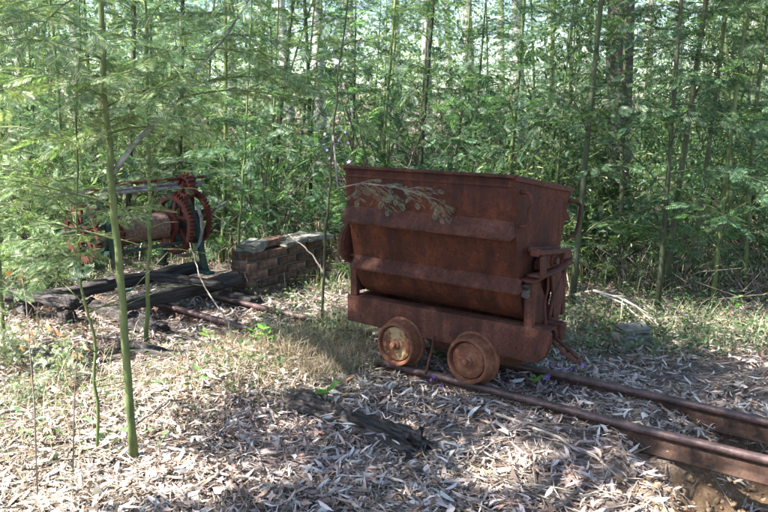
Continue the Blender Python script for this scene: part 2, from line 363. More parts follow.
def sprays(gw, gf, base, d, L, r0, tmpl, fs, rg, ntw=6, dens=.05, droop=.25, bare=.12, jit=.3):
    """a branch with side twigs carrying fronds; wood into gw, fronds into gf"""
    d = np.asarray(d, float) / np.linalg.norm(d); n = 6
    t = np.linspace(0, 1, n)[:, None]
    side = np.cross(d, [0, 0, 1.]); side /= np.linalg.norm(side) + 1e-9
    P = base + d * L * t + np.array([0, 0, -1.]) * droop * L * t ** 2 + side * (rg.normal() * .12 * L) * t ** 2
    gw.tube(P, np.linspace(r0, r0 * .3, n), 4, cap=False)
    paths = [(P, bare)]
    for j in range(ntw):
        u = .15 + .8 * (j + .5) / ntw; p0 = P[0] * 0 + np.array([np.interp(u, t[:, 0], P[:, q]) for q in range(3)])
        sd = side * (1 if j % 2 else -1)
        dd = d * .65 + sd * rg.uniform(.5, .9) + np.array([0, 0, rg.uniform(-.25, .25)])
        dd /= np.linalg.norm(dd); l2 = L * rg.uniform(.28, .5) * (1.1 - .5 * u)
        tt = np.linspace(0, 1, 4)[:, None]
        Q = p0 + dd * l2 * tt + np.array([0, 0, -1.]) * .22 * l2 * tt ** 2
        gw.tube(Q, np.linspace(r0 * .45, r0 * .2, 4), 3, cap=False); paths.append((Q, .1))
    pos = []; dr = []
    for Q, b in paths:
        l = np.linalg.norm(Q[-1] - Q[0]); k = max(2, int(l * (1 - b) / dens)); m = len(Q)
        for i in range(k):
            u = b + (1 - b) * (i + 1) / k; x = u * (m - 1); a = min(int(x), m - 2); fr_ = x - a
            p = Q[a] * (1 - fr_) + Q[a + 1] * fr_; dir_ = Q[a + 1] - Q[a]; dir_ = dir_ / (np.linalg.norm(dir_) + 1e-9)
            s2 = np.cross(dir_, [0, 0, 1.]); s2 /= np.linalg.norm(s2) + 1e-9
            w = dir_ * rg.uniform(.5, .9) + s2 * (1 if i % 2 else -1) * rg.uniform(.5, .9) + np.array([0, 0, rg.uniform(-.35, .2)])
            if i == k - 1: w = dir_
            pos.append(p); dr.append(w)
    pos = np.array(pos); dr = np.array(dr); up = np.array([0, 0, 1.]) + rg.normal(size=(len(pos), 3)) * jit
    scatter(gf, tmpl[0], tmpl[1], pos, frames(dr, up), fs * rg.uniform(.65, 1.2, len(pos)))

def trunk_path(H, bend, rg, n=12):
    t = np.linspace(0, 1, n); a = rg.uniform(0, 6.28); ph = rg.uniform(0, 6.28)
    x = bend * (t ** 2 * math.cos(a)) + .015 * H * .5 * np.sin(t * 5 + ph); y = bend * (t ** 2 * math.sin(a)) + .012 * H * .5 * np.sin(t * 4 + ph * 2)
    x -= x[0]; y -= y[0]
    return np.stack([x, y, t * H - .06], 1)
def at_path(P, u):
    x = u * (len(P) - 1); a = min(int(x), len(P) - 2); f = x - a; return P[a] * (1 - f) + P[a + 1] * f

def wattle_geo(P, r0, rg, nb, u0, Lr, tmpl, fs, ntw, dens, trunk_k=8, twigs=6, jit=.45):
    gw = Geo(); gf = Geo(); n = len(P)
    rr = np.linspace(r0, r0 * .35, n); rr[0] *= 1.35; rr[1:] *= 1 + .05 * rg.normal(size=n - 1); gw.tube(P, rr, trunk_k)
    H = P[-1][2] - P[0][2]; az = rg.uniform(0, 6.28)
    for i in range(nb):
        u = u0 + (.98 - u0) * (i + rg.uniform(0, .8)) / nb; az += 2.4 + rg.normal() * .4
        el = R(rg.uniform(0, 65)); L = rg.uniform(*Lr) * (1.05 - .45 * (u - u0) / (1 - u0))
        d = (math.cos(az) * math.cos(el), math.sin(az) * math.cos(el), math.sin(el))
        sprays(gw, gf, at_path(P, u), d, L, max(.004, r0 * .28 * (1.1 - u)), tmpl, fs, rg, ntw, dens, rg.uniform(.1, .6), .12, jit)
    for i in range(twigs):                                   # dead bare twigs low on the stem
        u = rg.uniform(.08, u0 + .2); az = rg.uniform(0, 6.28); L = rg.uniform(.2, .55)
        p = at_path(P, u); d = np.array([math.cos(az), math.sin(az), rg.uniform(-.1, .5)])
        gw.tube([p, p + d * L * .5 + rg.normal(size=3) * .02, p + d * L + rg.normal(size=3) * .04], [.004, .003, .0015], 3, cap=False)
    return gw, gf

# ------------------------------------------------------------------ ground
def spaced(lo, hi, c0, c1, step, grow):
    a = list(np.arange(c0, c1, step)); s = step; v = c1
    while v < hi: a.append(v); s *= grow; v += s
    a.append(hi); b = []; s = step; v = c0
    while v > lo: s *= grow; v -= s; b.append(v)
    return np.array(sorted(b + a))
xs = spaced(-260, 260, -3.2, 3.2, .035, 1.09); ys = spaced(-120, 420, 2.2, 7.2, .035, 1.09)
X, Y = np.meshgrid(xs, ys); Z = gz(X, Y); nx, ny = len(xs), len(ys)
idx = np.arange(nx * ny).reshape(ny, nx)
Q = np.stack([idx[:-1, :-1], idx[:-1, 1:], idx[1:, 1:], idx[1:, :-1]], -1).reshape(-1, 4)
me = np_mesh('ground', np.stack([X, Y, Z], -1).reshape(-1, 3), Q, smooth=True)
at = me.attributes.new('earth', 'FLOAT', 'POINT'); at.data.foreach_set('value', np.clip(gully(X, Y).ravel() * 1.6, 0, 1).astype(np.float32))
tag(link('ground', me, 'ground'), kind='structure')

# ------------------------------------------------------------------ rails
RT = .10
def rail(x0, x1, y, label, group=None, dz=0.0, dz1=0.0):
    o = empty('rail', tuple(T((x0 + x1) / 2, y, 0)), TA, label, 'rail', group)
    h = (x1 - x0) / 2
    def sec(prof, name, mat):
        g = Geo(); n = 14; k = len(prof); V = []
        for i in range(n):
            t = i / (n - 1); x = -h + 2 * h * t; z0 = dz + (dz1 - dz) * t + .003 * math.sin(x * 3.1)
            for p in prof: V.append((x, p[0] + .003 * math.sin(x * 1.7 + .5), p[1] + z0))
        Qs = [[i * k + j, i * k + (j + 1) % k, (i + 1) * k + (j + 1) % k, (i + 1) * k + j] for i in range(n - 1) for j in range(k)]
        g.add(V, Qs, [[0, j + 1, j] for j in range(1, k - 1)] + [[(n - 1) * k, (n - 1) * k + j, (n - 1) * k + j + 1] for j in range(1, k - 1)])
        return link(name, g.mesh(name), mat, o)
    sec([(.052, -.012), (.052, -.004), (.012, .008), (.008, .02), (.006, .066), (-.006, .066), (-.008, .02), (-.012, .008), (-.052, -.004), (-.052, -.012)], 'rail_web_and_foot', 'rail')
    sec([(.006, .0665), (.021, .071), (.022, .094), (.016, RT), (-.016, RT), (-.022, .094), (-.021, .071), (-.006, .0665)], 'rail_head', 'railhead')
    return o
rail(-.66, 3.6, 0, 'rusty steel rail carrying the near-side wheels of the ore cart')
rail(-3.0, 3.6, .457, 'long rusty rail running behind and beneath the cart past the brick wall')
rail(-2.95, -1.72, -.02, 'short broken rail end lying on timber in front of the winch', dz=.03, dz1=-.0)

# ------------------------------------------------------------------ ore cart
cart = empty('ore_cart', tuple(TO), TA, 'rust-red side-tipping ore cart standing on the rails', 'ore cart')
XL, XR = -.80, .315
def tilt_profile():
    return [(-.085, 1.278), (-.070, 1.03), (-.040, .90), (.000, .68), (.022, .60), (.060, .535), (.115, .487), (.195, .462), (.275, .47), (.345, .53), (.400, .64), (.452, .79), (.52, .98), (.595, 1.165)]
PR = tilt_profile()
def shell_mesh():
    V = []; Q = []; th = .010
    P = np.array(PR); tn = np.gradient(P, axis=0); tn /= np.linalg.norm(tn, axis=1)[:, None]; nn = np.stack([-tn[:, 1], tn[:, 0]], 1)
    inn = P + nn * th
    if inn[0][0] < P[0][0]: inn = P - nn * th
    xsn = np.linspace(XL, XR, 24); k = len(P)
    for x in xsn:
        w = .005 * math.sin(x * 7.3) + .003 * math.sin(x * 17)
        for i, p in enumerate(P): V.append((x, p[0] + w * math.sin(i * .7), p[1]))
    o2 = len(V)
    for x in xsn:
        for p in inn: V.append((x, p[0], p[1]))
    n = len(xsn)
    for i in range(n - 1):
        for j in range(k - 1):
            Q.append([i * k + j, (i + 1) * k + j, (i + 1) * k + j + 1, i * k + j + 1]); Q.append([o2 + i * k + j, o2 + i * k + j + 1, o2 + (i + 1) * k + j + 1, o2 + (i + 1) * k + j])
    for j in (0, k - 1):
        for i in range(n - 1): Q.append([i * k + j, o2 + i * k + j, o2 + (i + 1) * k + j, (i + 1) * k + j])
    return np_mesh('bucket_shell', V, Q)
link('bucket_shell', shell_mesh(), 'rust', cart)
def end_panel(x0, x1):
    o = bm_obj('end_panel', prism_bm(PR, 'x', x0, x1), 'rust', cart); return o
ep_r = end_panel(XR - .011, XR + .006); ep_l = end_panel(XL - .006, XL + .011)
# folded ledges along the near and far sides
def ledge(prof, x0, x1):
    bm_obj('side_ledge', prism_bm(prof, 'x', x0, x1), 'rust2', cart, bev=.003)
ledge([(-.071, 1.045), (-.125, .962), (-.122, .945), (-.050, .958)], XL - .012, XR + .004)
ledge([(-.008, .735), (-.062, .672), (-.059, .656), (.004, .660)], XL + .006, XR + .022)
ledge([(.545, 1.045), (.60, .99), (.592, .975), (.525, .99)], XL, XR); ledge([(.438, .745), (.49, .69), (.483, .675), (.42, .69)], XL, XR)
# rim bars round the top
r1 = np.array(PR[0]); r2 = np.array(PR[-1]); rd = (r2 - r1) / np.linalg.norm(r2 - r1); ang = math.atan2(rd[1], rd[0])
rot = Matrix.Rotation(ang, 3, 'X')
box('rim_bar', (XR - XL + .022, .010, .018), ((XL + XR) / 2, -.090, 1.272), 'rust2', cart, .003, Matrix.Rotation(ang * .5, 3, 'X'))
box('rim_bar', (XR - XL + .022, .010, .018), ((XL + XR) / 2, .600, 1.158), 'rust2', cart, .003, Matrix.Rotation(R(-22), 3, 'X'))
mid = (r1 + r2) / 2; ln = np.linalg.norm(r2 - r1)
for x in (XR + .0115, XL - .0115):
    box('rim_bar', (.010, ln + .008, .030), (x, mid[0] - .002, mid[1] - .014), 'rust2', cart, .003, rot)
# sheet edge strip standing proud below the near rim, with rivets
box('seam_strip', (XR - XL - .01, .004, .012), ((XL + XR) / 2, -.0835, 1.222), 'rust2', cart, .002, Matrix.Rotation(R(2), 3, 'X'))
rv = bpy.data.meshes.new('rivet'); bmr = bmesh.new(); bmesh.ops.create_icosphere(bmr, subdivisions=1, radius=.008); bmr.to_mesh(rv); bmr.free(); rv.materials.append(M['rust2'])
def rivet(x, y, z, parent=cart):
    o = bpy.data.objects.new('rivet', rv); C.objects.link(o); o.parent = parent; o.location = (x, y, z)
for i in range(8): rivet(XL + .08 + i * .137, -.0835, .862)
for i in range(5): rivet(XR + .006, .1 + i * .1, 1.255 - .175 * (.1 + i * .1) - .14 + .06)
# handles on the end panel
def bar(name, pts, r, mat='rust2', parent=cart, k=8):
    P = np.array(pts, float); t = np.linspace(0, 1, len(P)); tt = np.linspace(0, 1, len(P) * 4)
    return tube_obj(name, np.stack([np.interp(tt, t, P[:, q]) for q in range(3)], 1), r, mat, parent, k)
bar('bucket_handle', [(XR + .006, -.022, 1.19), (XR + .05, -.018, 1.185), (XR + .062, -.006, 1.14), (XR + .045, .0, 1.09), (XR + .055, -.004, 1.04), (XR + .035, -.018, 1.015), (XR + .005, -.028, 1.012)], .0095)
bar('bucket_handle', [(XR + .006, .562, 1.09), (XR + .04, .60, 1.085), (XR + .05, .63, 1.06), (XR + .048, .625, .98), (XR + .045, .59, .90), (XR + .006, .53, .865)], .010)
# chassis
def side_beam(y0, y1, near=True):
    pr = [(-.885, .462), (.485, .474), (.500, .455), (.500, .40), (.475, .33), (.435, .292), (.38, .286), (-.885, .296)] if near else [(-.885, .462), (.345, .473), (.345, .31), (.32, .29), (-.885, .296)]
    return bm_obj('side_beam', prism_bm(pr, 'y', y0, y1), 'rust2', cart, bev=.004)
sb1 = side_beam(.015, .045); sb2 = side_beam(.415, .445, False)
box('beam_nose_plate', (.16, .075, .012), (.405, .085, .469), 'rust2', cart, .003)
box('beam_flange', (1.2, .055, .012), (-.275, .0725, .463), 'rust2', cart, .002, Matrix.Rotation(R(-.5), 3, 'Y'))
box('end_beam', (.03, .367, .15), (.335, .23, .385), 'rust2', cart); box('end_beam', (.03, .367, .15), (-.86, .23, .38), 'rust2', cart)
for x in (-.78, -.33, -.12, .3, .41): rivet(x, .013, .345)
box('buffer_block', (.125, .06, .10), (.412, .235, .418), 'rust2', cart, .006)
# end stands that carry the bucket
for sx, x in ((1, .362), (-1, -.845)):
    pst = box('stand_post', (.052, .035, .27), (x, .045, .597), 'rust2', cart, .004)
    box('stand_post', (.052, .035, .27), (x, .415, .597), 'rust2', cart, .004)
    box('stand_plate', (.085, .47, .016), (x + .005 * sx, .235, .740), 'rust2', cart, .004, Matrix.Rotation(R(4), 3, 'X'))
    bm_obj('gusset_plate', prism_bm([(.065, .715), (.14, .72), (.22, .60), (.34, .48), (.40, .48), (.40, .455), (.10, .455), (.10, .60)] if sx == 1 else [(.065, .715), (.14, .72), (.22, .60), (.34, .48), (.10, .48)], 'x', x - .012, x - .002), 'rust2', cart, .001)
    bar('stand_brace', [(x + .02 * sx, .40, .71), (x + .02 * sx, .28, .60), (x + .02 * sx, .24, .48)], .012)
    if sx == 1:
        rt = Matrix.Rotation(R(-6), 3, 'X')
        box('cradle_rail', (.024, .36, .026), (x - .02, .235, .862), 'rust2', cart, .005, rt)
        box('cradle_rail', (.024, .36, .026), (x + .045, .235, .852), 'rust2', cart, .005, rt)
        box('cradle_rail', (.05, .03, .04), (x + .012, .062, .868), 'rust2', cart, .005, rt)
        box('cradle_block', (.075, .10, .05), (x + .02, .375, .815), 'rust2', cart, .008, rt)
        box('cradle_cheek', (.016, .058, .105), (x + .05, .082, .800), 'rust2', cart, .004, Matrix.Rotation(R(4), 3, 'X'))
        box('cradle_cheek', (.016, .05, .085), (x + .03, .36, .785), 'rust', cart, .004)
        g = Geo(); g.tube([(x + .025, .03, .748), (x + .025, .15, .744), (x + .025, .26, .748), (x + .025, .35, .765), (x + .025, .41, .79)], .01, rect=(.085, .014)); link('cradle_flange', g.mesh('cradle_flange'), 'rust2', cart)
        bm_obj('rocker', prism_bm([(.14, .757), (.36, .757), (.40, .80), (.36, .835), (.20, .845), (.13, .80)], 'x', x - .035, x + .025), 'rust', cart, .006)
        bm_obj('trunnion', lathe_bm([(-.04, .032), (.03, .032), (.035, .02), (.055, .02)], (x, .25, .80), 'x', 20), 'rust2', cart)
        bm_obj('latch_plate', prism_bm([(.24, .735), (.37, .735), (.41, .60), (.37, .47), (.29, .47), (.28, .58)], 'x', x + .01, x + .024), 'rust2', cart, .003)
        bar('latch_chain', [(x + .035, .17, .735), (x + .045, .16, .66), (x + .03, .15, .58), (x + .045, .14, .50), (x + .06, .12, .47)], .008)
    else:
        bm_obj('rocker_wheel', lathe_bm([(-.05, .03), (-.048, .09), (-.03, .13), (0, .135), (.012, .12), (.02, .05)], (x - .02, .07, .795), 'x', 28), 'rust2', cart)
        bm_obj('trunnion', lathe_bm([(-.11, .018), (-.06, .022), (.03, .03)], (x - .02, .07, .795), 'x', 14), 'rust', cart)
box('grease_box', (.05, .05, .075), (.345, .035, .665), 'charred', cart, .01)
# wheels
def wheel(x, near, paint):
    s_ = 1 if near else -1; yc = -.005 if near else .462; zc = RT + .1395
    w = empty('wheel', (x, yc, zc)); w.parent = cart; m_ = 'wheel_paint' if paint else 'wheel'
    f = lambda pr: [(a * s_, r) for a, r in pr]
    bm_obj('tyre', lathe_bm(f([(.046, .0), (.046, .10), (.046, .158), (.034, .164), (.020, .160), (.014, .148), (-.052, .139), (-.060, .134), (-.060, .121), (-.052, .117), (-.034, .112)]), (0, 0, 0), 'y', 48), 'wheel', w, smooth=False)
    bm_obj('disc', lathe_bm(f([(-.0345, .1118), (-.046, .104), (-.038, .07), (-.039, .05), (-.050, .034)]), (0, 0, 0), 'y', 40), m_, w, smooth=True)
    bm_obj('hub', lathe_bm(f([(-.028, .04), (-.052, .036), (-.062, .03), (-.064, .019), (-.085, .017), (-.088, .010)]), (0, 0, 0), 'y', 20), 'wheel', w)
    w.rotation_euler = (0, x * 3, 0); w.scale = (.948, 1, .948)
for x, p in ((-.452, True), (.046, False)):
    wheel(x, True, p); wheel(x, False, False)
    tube_obj('axle', [(x, .03, RT + .1395), (x, .43, RT + .1395)], .022, 'rust2', cart)
for x in (-.452, .046):
    for y in (.055, .405): box('axle_box', (.11, .02, .12), (x, y, .285), 'rust2', cart)
# coupling at the right end: hook and long link
bar('coupling_hook', [(.35, .16, .44), (.433, .10, .468), (.455, .10, .452), (.485, .10, .462), (.495, .10, .43), (.47, .10, .405)], .010)
lk = []
for i in range(25):
    t = 2 * math.pi * i / 24; a = .105 * math.copysign(abs(math.cos(t)) ** .7, math.cos(t)); b = .03 * math.copysign(abs(math.sin(t)) ** .8, math.sin(t))
    lk.append((.542 + a * .80, .10 + b, .368 - a * .50))
g = Geo(); g.tube(lk, .0105, 8, cap=False); link('coupling_link', g.mesh('coupling_link', True), 'rust2', cart)
bar('brake_rod', [(-.205, -.01, .325), (-.215, -.03, .22), (-.235, -.05, .10)], .007)

# ------------------------------------------------------------------ hand winch
wx, wy = -3.16, .10
winch = empty('hand_winch', tuple(T(wx, wy, 0)), TA, 'old hand winch with red gears and green iron side frames on timbers', 'winch')
ZB = .26
def frame(y):
    for s_ in (-1, 1):
        pts = []
        for i in range(13):
            t = i / 12; x = s_ * (.05 + .20 * math.sin(min(1, t * 1.25) * math.pi / 2) ** 1.4 + .05 * max(0, t - .8) * 5); z = .98 - (.98 - ZB) * t
            pts.append((x, y, z))
        tube_obj('frame_leg', pts, .02, 'green_iron', winch, rect=(.03, .055))
        box('frame_foot', (.12, .07, .025), (s_ * .31, y, ZB + .005), 'green_iron', winch, .006)
    ring = [(.15 * math.cos(a), y, .66 + .15 * math.sin(a)) for a in np.linspace(0, 2 * math.pi, 25)]
    tube_obj('frame_ring', ring, .018, 'green_iron', winch, rect=(.03, .04))
    box('frame_tie', (.36, .028, .045), (0, y, .52), 'green_iron', winch)
    bm_obj('bearing', lathe_bm([(-.03, .055), (.03, .055)], (0, y, .66), 'y', 20), 'green_iron', winch, .004)
    bm_obj('bearing', lathe_bm([(-.028, .045), (.028, .045)], (.0, y, .985), 'y', 20), 'red_iron', winch, .004)
frame(-.40); frame(.40)
def gear(x, y, z, r, w, teeth, spokes):
    e = empty('gear_wheel', (x, y, z)); e.parent = winch
    prof = []
    for i in range(teeth):
        for f_, rr in ((0, r), (.28, r), (.42, r + .022), (.72, r + .022), (.86, r)):
            a = 2 * math.pi * (i + f_) / teeth; prof.append((rr * math.cos(a), rr * math.sin(a)))
    bm = bmesh.new(); n = len(prof); ri = r * .84
    A = [[bm.verts.new((p[0], yy, p[1])) for p in prof] for yy in (-w / 2, w / 2)]
    B = [[bm.verts.new((ri * math.cos(2 * math.pi * i / n), yy, ri * math.sin(2 * math.pi * i / n))) for i in range(n)] for yy in (-w / 2, w / 2)]
    for i in range(n):
        j = (i + 1) % n
        bm.faces.new((A[0][i], A[0][j], A[1][j], A[1][i])); bm.faces.new((B[0][j], B[0][i], B[1][i], B[1][j]))
        bm.faces.new((A[0][j], A[0][i], B[0][i], B[0][j])); bm.faces.new((A[1][i], A[1][j], B[1][j], B[1][i]))
    bm_obj('toothed_rim', bm, 'red_iron', e)
    for i in range(spokes):
        a = 2 * math.pi * (i + .3) / spokes
        tube_obj('spoke', [(0, 0, 0), (ri * .5 * math.cos(a + .15), 0, ri * .5 * math.sin(a + .15)), (ri * 1.02 * math.cos(a), 0, ri * 1.02 * math.sin(a))], .02, 'red_iron', e, rect=(w * .5, .035))
    bm_obj('hub', lathe_bm([(-w * .8, r * .2 + .012), (w * .8, r * .2 + .012)], (0, 0, 0), 'y', 20), 'red_iron', e, .004)
gear(.0, .32, .66, .24, .04, 48, 6); gear(.02, .52, .70, .21, .035, 44, 5); gear(-.02, -.50, .68, .22, .035, 44, 5); gear(0, .47, .97, .10, .05, 18, 4); gear(.20, .31, .985, .075, .06, 14, 4); gear(0, -.31, .66, .19, .04, 30, 6)
dr = bm_obj('drum', lathe_bm([(-.27, .13), (-.25, .13), (-.245, .085), (.245, .085), (.25, .13), (.27, .13)], (0, 0, .66), 'y', 28), 'red_iron', winch)
hl = [(.098 * math.cos(a), -.22 + .44 * a / 150, .66 + .098 * math.sin(a)) for a in np.linspace(0, 150, 420)]
g = Geo(); g.tube(hl, .012, 5); link('rope', g.mesh('rope', True), 'rope', dr)
for x, z, a, b, r, mt in ((0, .66, -.56, .60, .022, 'red_iron'), (0, .985, -.62, .62, .018, 'grey_iron'), (.17, 1.05, -.36, .55, .014, 'red_iron'), (.20, .985, -.46, .46, .012, 'grey_iron'), (-.16, .52, -.42, .42, .014, 'green_iron'), (.16, .52, -.42, .42, .014, 'green_iron')):
    tube_obj('shaft', [(x, a, z), (x, b, z)], r, mt, winch)
tube_obj('crank_arm', [(0, -.60, .985), (.06, -.605, .88), (.14, -.61, .72)], .015, 'red_iron', winch, rect=(.02, .04))
tube_obj('crank_grip', [(.14, -.60, .72), (.14, -.76, .72)], .016, 'timber', winch)
tube_obj('brake_lever', [(.05, .58, .66), (.18, .60, .76), (.34, .62, .84)], .012, 'grey_iron', winch)
bar('brake_band', [(.29 * math.cos(a), .385, .66 + .29 * math.sin(a)) for a in np.linspace(2.6, 6.9, 12)], .014, 'grey_iron', winch)

# timbers under the winch and along the track
def timber(name, p0, p1, w, h, label, cat='timber', mat='timber_x', group=None, seed=1, rough=.006, taper=.0):
    """squared timber between two points (centres of its top ends), with worn, uneven faces"""
    p0 = np.array(p0, float); p1 = np.array(p1, float); c_ = (p0 + p1) / 2; d = p1 - p0; L = np.linalg.norm(d)
    n = max(8, int(L / .05)); k = 16; V = []; rg = np.random.default_rng(seed); ph = rg.uniform(0, 9, 6)
    for i in range(n):
        t = i / (n - 1); x = (t - .5) * L
        for j in range(k):
            a = 2 * math.pi * (j + .5) / k; cx, cz = math.cos(a), math.sin(a); m_ = max(abs(cx), abs(cz)); q = .95 / m_ + .05
            nz = rough * (math.sin(x * 9 + ph[j % 6] + j) + .6 * math.sin(x * 23 + j * 1.9)) + rg.normal() * rough * .3
            groove = -1.6 * rough * (math.sin(x * 3 + ph[j % 6]) > -.2) if j % 3 == 1 else 0
            V.append((x + (rg.normal() * .012 if i in (0, n - 1) else 0), cx * q * (w / 2 + nz + groove) * (1 - taper * abs(t - .5)), cz * q * (h / 2 + nz + groove) - h / 2))
    Q = [[i * k + j, i * k + (j + 1) % k, (i + 1) * k + (j + 1) % k, (i + 1) * k + j] for i in range(n - 1) for j in range(k)]
    V.append((-L / 2 + .015, 0, -h / 2)); V.append((L / 2 - .015, 0, -h / 2)); b = len(V)
    T3 = [[b - 2, (j + 1) % k, j] for j in range(k)] + [[b - 1, (n - 1) * k + j, (n - 1) * k + (j + 1) % k] for j in range(k)]
    o = link(name, np_mesh(name, V, Q, T3), mat); o.location = c_
    o.rotation_mode = 'XYZ'; o.rotation_euler = (0, -math.asin(max(-1, min(1, d[2] / L))), math.atan2(d[1], d[0]))
    return tag(o, label, cat, group)
timber('timber_bearer', T(-2.71, -.42, .25), T(-2.71, .72, .25), .115, .11, 'dark squared timber under the winch legs closest to the brick wall', seed=2)
timber('timber_bearer', T(-3.33, -.75, .25), T(-3.33, .85, .25), .11, .10, 'long weathered timber under the rear legs of the winch', seed=3)
timber('timber_sleeper', T(-3.75, -.30, .115), T(-2.3, -.36, .11), .13, .10, 'flat timber lying crosswise beneath the winch bearers', seed=4, rough=.01)
timber('timber_sleeper', T(-3.7, .52, .115), T(-2.35, .58, .11), .13, .10, 'half hidden timber under the winch beside the brick wall', seed=5)
timber('broken_timber', T(-3.5, -.86, .27), T(-2.95, -.62, .245), .11, .07, 'short grey broken timber end propped on blocks left of the winch', seed=6, rough=.011)
for i, (a, b) in enumerate(((-3.38, -.80), (-3.02, -.67))): 
    timber('timber_block', T(a - .05, b, .17), T(a + .05, b + .01, .17), .09, .17, 'stubby timber block propping up the broken timber end', 'timber', seed=12 + i, group='blocks under the broken timber')
timber('bearer_timber', T(-2.96, -.03, .035), T(-1.66, -.05, -.002), .15, .10, 'mossy timber carrying the broken rail end', seed=7)
timber('fallen_plank', G(130, 343, .075), G(199, 357, .06), .16, .09, 'short dark slab of timber lying in the litter before the winch', seed=8, rough=.009, mat='charred')
timber('fallen_plank', T(-3.1, .12, .30), T(-2.45, .30, .27), .10, .05, 'loose split plank leaning across the winch timbers', seed=9, rough=.009)

# charred split log in the foreground
def log():
    p0, p1 = G(282, 400, .02), G(416, 452, .055); d = p1 - p0; L = np.linalg.norm(d); n, k = 90, 28; V = []; rg = np.random.default_rng(5)
    for i in range(n):
        t = i / (n - 1); x = (t - .5) * L
        for j in range(k):
            a = 2 * math.pi * j / k
            nA = lambda u, w, q: vn(np.array([u]), np.array([w]), q)[0] - .5
            r = .066 + .009 * math.sin(2 * a + 1) + .05 * nA(t * 5, j * .3, 3) + .045 * nA(t * 9, j * .9, 8) + .03 * nA(t * 22, j * .8, 12)
            if j in (6, 7): r -= .05 * sst(.25, .6, t)                       # the split along the top
            if j in (3, 11, 18): r -= .028 * sst(.1, .35, t)
            r *= (.72 + .28 * sst(0, .12, t)) ; zz = r * math.sin(a) + .018; yy = r * math.cos(a) * (1.0 + .25 * sst(.5, 1, t))
            V.append((x + (rg.normal() * .02 if i in (0, n - 1) else 0) + (.05 * math.sin(j * 1.3) if i == n - 1 else 0), yy, zz))
    Q = [[i * k + j, i * k + (j + 1) % k, (i + 1) * k + (j + 1) % k, (i + 1) * k + j] for i in range(n - 1) for j in range(k)]
    V += [(-L / 2, 0, 0), (L / 2 - .04, 0, 0)]; b = len(V)
    T3 = [[b - 2, (j + 1) % k, j] for j in range(k)] + [[b - 1, (n - 1) * k + j, (n - 1) * k + (j + 1) % k] for j in range(k)]
    o = link('fallen_log', np_mesh('fallen_log', V, Q, T3), 'charred'); o.location = (p0 + p1) / 2
    o.rotation_euler = (0, -math.asin(d[2] / L), math.atan2(d[1], d[0]))
    tag(o, 'split blackened log lying in the leaf litter in front of the cart', 'log')
log()

# ------------------------------------------------------------------ brick wall ruin
wall = empty('brick_wall', tuple(T(-2.64, .76, 0)), TA, 'low ruined brick wall with flat cap stones beside the winch', 'wall')
box('mortar_core', (.205, .93, .40), (-.115, .475, .20), 'mortar', wall, .004)
bms = []
for q in range(3):
    bm = box_bm((.225, .107, .07), (0, 0, 0)); bmesh.ops.bevel(bm, geom=bm.edges[:], offset=.008, segments=1, affect='EDGES')
    for v_ in bm.verts: v_.co += Vector((random.gauss(0, .003), random.gauss(0, .003), random.gauss(0, .003)))
    me = bpy.data.meshes.new('brick'); bm.to_mesh(me); bm.free(); me.materials.append(M['brick']); bms.append(me)
def brick(x, y, z, along_y, tw=.03):
    o = bpy.data.objects.new('brick', random.choice(bms)); C.objects.link(o); o.parent = wall
    o.location = (x + random.gauss(0, .004), y + random.gauss(0, .004), z); o.rotation_euler = (random.gauss(0, tw * .5), random.gauss(0, tw * .5), (math.pi / 2 if along_y else 0) + random.gauss(0, tw))
for cidx in range(5):
    z = .04 + cidx * .082
    if cidx % 2 == 0:
        for i in range(4): brick(-.050, .118 + .236 * i, z, True)
        brick(-.17, .118, z, True)
    else:
        brick(-.112, .055, z, False)
        for i in range(4): brick(-.050, .235 + .236 * i, z, True)
brick(-.10, .40, .452, True, .15)
def stone_slab(size, loc, rz, tx):
    bm = box_bm(size, (0, 0, 0)); bmesh.ops.subdivide_edges(bm, edges=bm.edges[:], cuts=3, use_grid_fill=True)
    for v_ in bm.verts: v_.co += Vector((random.gauss(0, .006), random.gauss(0, .006), random.gauss(0, .004)))
    o = bm_obj('cap_stone', bm, 'stone', wall); o.location = loc; o.rotation_euler = (tx, 0, rz); return o
stone_slab((.28, .30, .04), (-.10, .56, .432), .09, .03); stone_slab((.29, .33, .045), (-.10, .88, .434), -.06, -.02); stone_slab((.19, .24, .07), (-.1, .15, .445), .3, .06)

# squared block on the far side of the track
bm = box_bm((.22, .16, .12), (0, 0, .05)); bmesh.ops.subdivide_edges(bm, edges=bm.edges[:], cuts=3, use_grid_fill=True)
for v_ in bm.verts: v_.co += Vector((random.gauss(0, .006), random.gauss(0, .006), random.gauss(0, .005)))
o = bm_obj('stone_block', bm, 'stone'); p = G(630, 338, .06); o.location = (p[0], p[1], gz1(p[0], p[1]) + .0); o.rotation_euler = (.05, -.06, .5)
tag(o, 'squared grey stone block lying in the grass beyond the rails', 'block')
bm = box_bm((.2, .13, .035), (0, 0, .017)); bmesh.ops.subdivide_edges(bm, edges=bm.edges[:], cuts=2, use_grid_fill=True)
for v_ in bm.verts: v_.co += Vector((random.gauss(0, .006), random.gauss(0, .006), random.gauss(0, .003)))
o = bm_obj('stone_slab', bm, 'stone'); o.location = (p[0] + .02, p[1] + .01, gz1(p[0], p[1]) + .117); o.rotation_euler = (.04, -.05, .2)
tag(o, 'thin grey stone slab lying on top of the squared block', 'stone')

# ------------------------------------------------------------------ trees
def tree_obj(name, gw, gf, wood, leaf, loc, label, cat, group=None, rz=0.0, crown='crown'):
    e = empty(name, loc, rz, label, cat, group)
    link('trunk', gw.mesh('trunk', True), wood, e); link(crown, gf.mesh('crown'), leaf, e); return e

